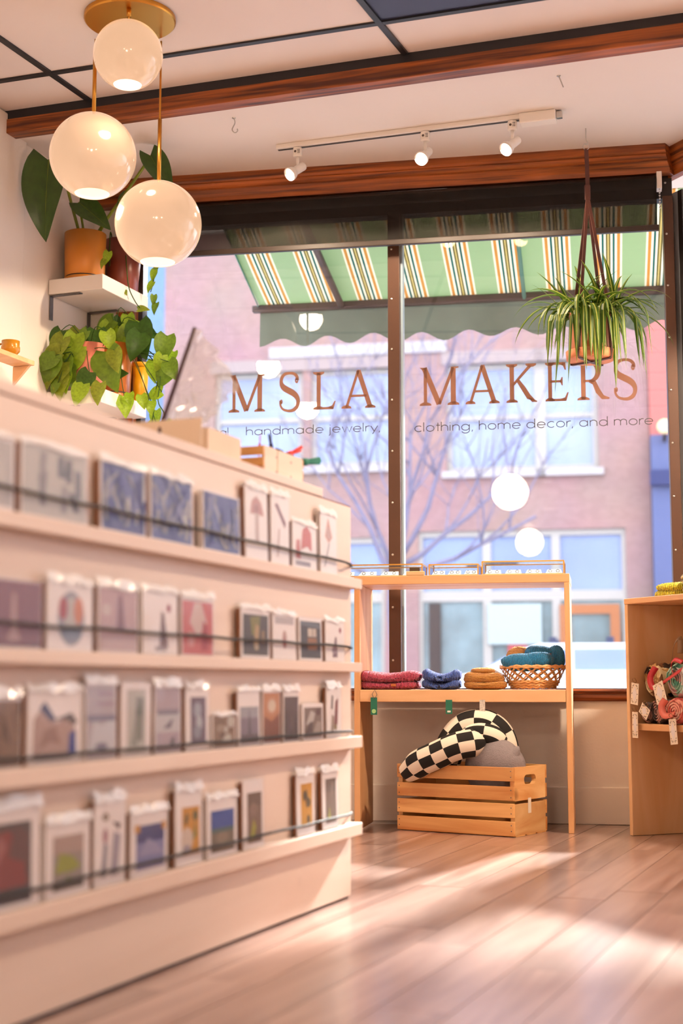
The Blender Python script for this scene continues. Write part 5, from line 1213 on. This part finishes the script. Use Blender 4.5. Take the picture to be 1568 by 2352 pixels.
for (u0, u1, z0, z1) in WIN:
    w_ = MB(); holes(w_, u0, u1, z0, z1, [(u0 + .09, u1 - .09, z0 + .08, (z0 + z1) / 2 - .04), (u0 + .09, u1 - .09, (z0 + z1) / 2 + .04, z1 - .09)], .10, .18)
    f_ = w_.build('window', M_fr2, bb)
    MB().box(u0 + .09, u1 - .09, .15, .17, z0 + .08, (z0 + z1) / 2 - .04).build('pane', M_pane2, f_); MB().box(u0 + .09, u1 - .09, .13, .15, (z0 + z1) / 2 + .04, z1 - .09).build('pane', M_pane2, f_)
    MB().box(u0 - .08, u1 + .08, -.09, .12, z0 - .12, z0).build('sill', M_stone, f_)
    MB().box(u0 - .08, u1 + .08, -.03, .12, z1, z1 + .22).build('lintel', mat('dusty_stone', S('#9c8a86'), .8), f_)
for (u0, u1, z0, z1) in SHOP:
    nmul = max(1, round((u1 - u0) / 1.15)); hs = []
    for i in range(nmul):
        a0_, a1_ = u0 + (u1 - u0) * i / nmul + .07, u0 + (u1 - u0) * (i + 1) / nmul - .07
        hs += [(a0_, a1_, 2.10, z1 - .10), (a0_, a1_, z0 + .5, 1.93)]
    f_ = holes(MB(), u0, u1, z0, z1, hs, .06, .16).build('storefront', M_fr2, bb)
    for h_ in hs:
        MB().box(h_[0], h_[1], .12, .13, h_[2], h_[3]).build('pane', M_pane3 if h_[2] > 2 else mat('far_low_pane', S('#6f8488'), .15, spec=.8, var=.4, vscale=1.3), f_)
MB().box(-4.75, -1.6, -.05, .0, 6.25, 6.45).build('stone_band', M_stone, bb); MB().box(-6.7, 1.79, -.12, 0, 8.6, 8.9).build('cornice', M_stone, bb)
MB().box(-.95, -.05, .0, .05, 1.2, 1.88).build('shop_canopy', mat('pale_canopy', S('#aab6b4'), .8), bb)
MB().box(-.62, -.30, .02, .05, .0, 1.70).build('red_door', mat('far_red', S('#b0484a'), .6), bb)
MB().box(.25, .40, .02, .05, .0, 1.86).build('timber_post', mat('far_timber', S('#a8663c'), .6), bb); MB().box(1.08, 1.24, .02, .05, .0, 1.86).build('timber_post', mat('far_timber', S('#a8663c'), .6), bb); MB().box(.40, 1.08, .02, .05, 1.70, 1.86).build('timber_head', mat('far_timber', S('#a8663c'), .6), bb)
MB().box(-1.95, -1.75, .02, .05, .3, 1.9).build('dark_figure_board', mat('far_dark', S('#3a302e'), .8), bb)
tb = thing('blue_building', 'deep blue painted building at the right across the street', 'building', FB2, (1.80, -.3, ZS_))
M_blue = mat('blue_paint', S('#565f86'), .7, var=.06, vscale=1)
MB().box(0, 9, 0, 8, 0, 5.05).build('wall', M_blue, tb); MB().box(0, 9, .2, 8, 5.05, 8.2).build('upper_wall', mat('red_pink_wall', S('#b86a62'), .9), tb); MB().box(-.03, 9, -.12, 0, 4.2, 4.45).build('band', mat('navy_band', S('#2b3360'), .7), tb)
MB().box(1.2, 2.6, -.03, 0, 1.0, 3.2).build('window', M_pane3, tb)
gl_ = thing('globe_wall_lamp', 'round warm globe lamp on the blue building', 'lamp', FB2, (2.02, -.55, 4.58))
MB().ell((0, 0, .14), (.12, .12, .12), 20, 12).build('globe', mat('far_globe', S('#f4d6a0'), .4, emit=(1, .8, .5), estr=.5), gl_, smooth=True); MB().tube([(0, 0, .03), (0, .1, -.05), (0, .25, -.05)], .03, 8).build('arm', M_darkframe, gl_)
nb = thing('pale_blue_building', 'pale blue grey building left of the brick building', 'building', FB2, (-9.5, 6, ZS_))
M_pb = mat('pale_blue_wall', S('#6c86a8'), .8, var=.05, vscale=1)
MB().box(-9, 1.2, 0, 6, 0, 15).build('wall', M_pb, nb); MB().box(-9, 1.2, -.1, 0, 5.0, 5.15).build('band', M_stone, nb)
for k in range(3): MB().box(-7 + k * 3, -5.5 + k * 3, -.05, 0, 5.8, 7.4).build('window', M_pane2, nb)

# parked car across the street
FCAR = (W0 + WN * 14.0 + WU * .9 + Vector((0, 0, ZS_ - .12)), -WY)
car = thing('parked_car', 'white car with roof rack feet parked across the street', 'car', FCAR)
M_carp = mat('white_car_paint', S('#f2f4f8'), .25, coat=.6); M_cg = mat('car_glass', S('#8b9cc4'), .08, spec=.9); M_ty = mat('tyre', (.02, .02, .022), .8)
body = [(-2.35, .35), (-2.42, .7), (-2.3, 1.02), (-1.75, 1.20), (-1.5, 1.24), (1.9, 1.24), (2.2, 1.15), (2.25, .6), (2.2, .35)]
MXZ = lambda y: Matrix(((1, 0, 0, 0), (0, 0, -1, y), (0, 1, 0, 0), (0, 0, 0, 1)))
MB().prism(body, -.9, .9, MXZ(0)).build('body', M_carp, car, bevel=.06)
roof = [(-1.6, 1.2), (-.95, 1.54), (-.75, 1.60), (1.5, 1.60), (1.75, 1.52), (2.05, 1.2)]
MB().prism(roof, -.78, .78, MXZ(0)).build('cabin', M_carp, car, bevel=.04)
for s_ in (-1, 1):
    MB().prism([(-1.30, 1.25), (-.80, 1.51), (-.38, 1.53), (-.38, 1.25)], -.006, .006, MXZ(s_ * .784)).build('side_window', M_cg, car)
    MB().prism([(-.32, 1.25), (-.32, 1.53), (1.45, 1.53), (1.72, 1.25)], -.006, .006, MXZ(s_ * .784)).build('side_window', M_cg, car)
    for x in (-1.35, 1.45):
        mb = MB().lathe([(1e-4, -.10), (.24, -.10), (.34, -.09), (.34, .09), (.24, .10), (1e-4, .10)], 24); mb.v = [(x + a_, s_ * .82 + c_, .34 + b_) for a_, b_, c_ in mb.v]
        mb.build('wheel', M_ty, car)
    for x in (-.59, .15): MB().box(x - .05, x + .05, s_ * .62 - .03, s_ * .62 + .03, 1.595, 1.69).build('rack_foot', mat('rack_foot_blue', S('#2c3350'), .5), car, bevel=.01)
MB().prism([(-1.60, 1.225), (-.98, 1.55), (-.96, 1.52), (-1.56, 1.20)], -.68, .68, MXZ(0)).build('windscreen', M_cg, car)
for x in (-.59, .15): MB().box(x - .025, x + .025, -.62, .62, 1.655, 1.685).build('rack_bar', mat('rack_foot_blue', S('#2c3350'), .5), car)

# bare street tree
FT = (W0 + WN * 12.0 + WU * -1.55 + Vector((0, 0, ZS_ - .12)), -WY)
tr_ = thing('bare_tree', 'leafless street tree in front of the brick building', 'tree', FT)
M_bark = mat('bark', S('#7c758a'), .9, var=.15, vscale=6)
tz = 2.55
MB().tube(smooth_path([(.05, 0, 0), (.0, 0, 1.2), (-.05, 0, 2.2), (-.02, 0, tz)], 5), [.10] * 5 + [.085] * 5 + [.07] * 6, 10).build('trunk', M_bark, tr_, smooth=True)
rr = random.Random(17)
def grow(mb, p, d, ln, r, lev):
    pts = [p.copy()]; q = p.copy(); dd = d.copy()
    for i in range(5):
        dd = (dd + Vector((rr.uniform(-.22, .22), rr.uniform(-.22, .22), rr.uniform(-.06, .20)))).normalized(); q = q + dd * ln / 5; pts.append(q.copy())
    mb.tube(pts, [r * (1 - .55 * i / 5) for i in range(6)], 6 if lev > 1 else 5)
    if lev > 0:
        for k in range(4 if lev > 1 else 3):
            i = rr.randint(2, 5); nd = (dd + Vector((rr.uniform(-.9, .9), rr.uniform(-.8, .8), rr.uniform(-.3, .6)))).normalized()
            grow(mb, pts[i], nd, ln * rr.uniform(.5, .75), r * .45, lev - 1)
for d in ((-.62, 0, .75), (-.25, .2, 1), (.3, -.1, 1), (.75, .1, .45), (.55, .3, .8), (-.85, -.2, .35), (.0, -.4, .9), (.95, 0, .12)):
    mb = MB(); grow(mb, Vector((-.02, 0, tz - rr.uniform(0, .5))), Vector(d).normalized(), rr.uniform(1.5, 2.1), .038, 3)
    mb.build('branch', M_bark, tr_, smooth=True)
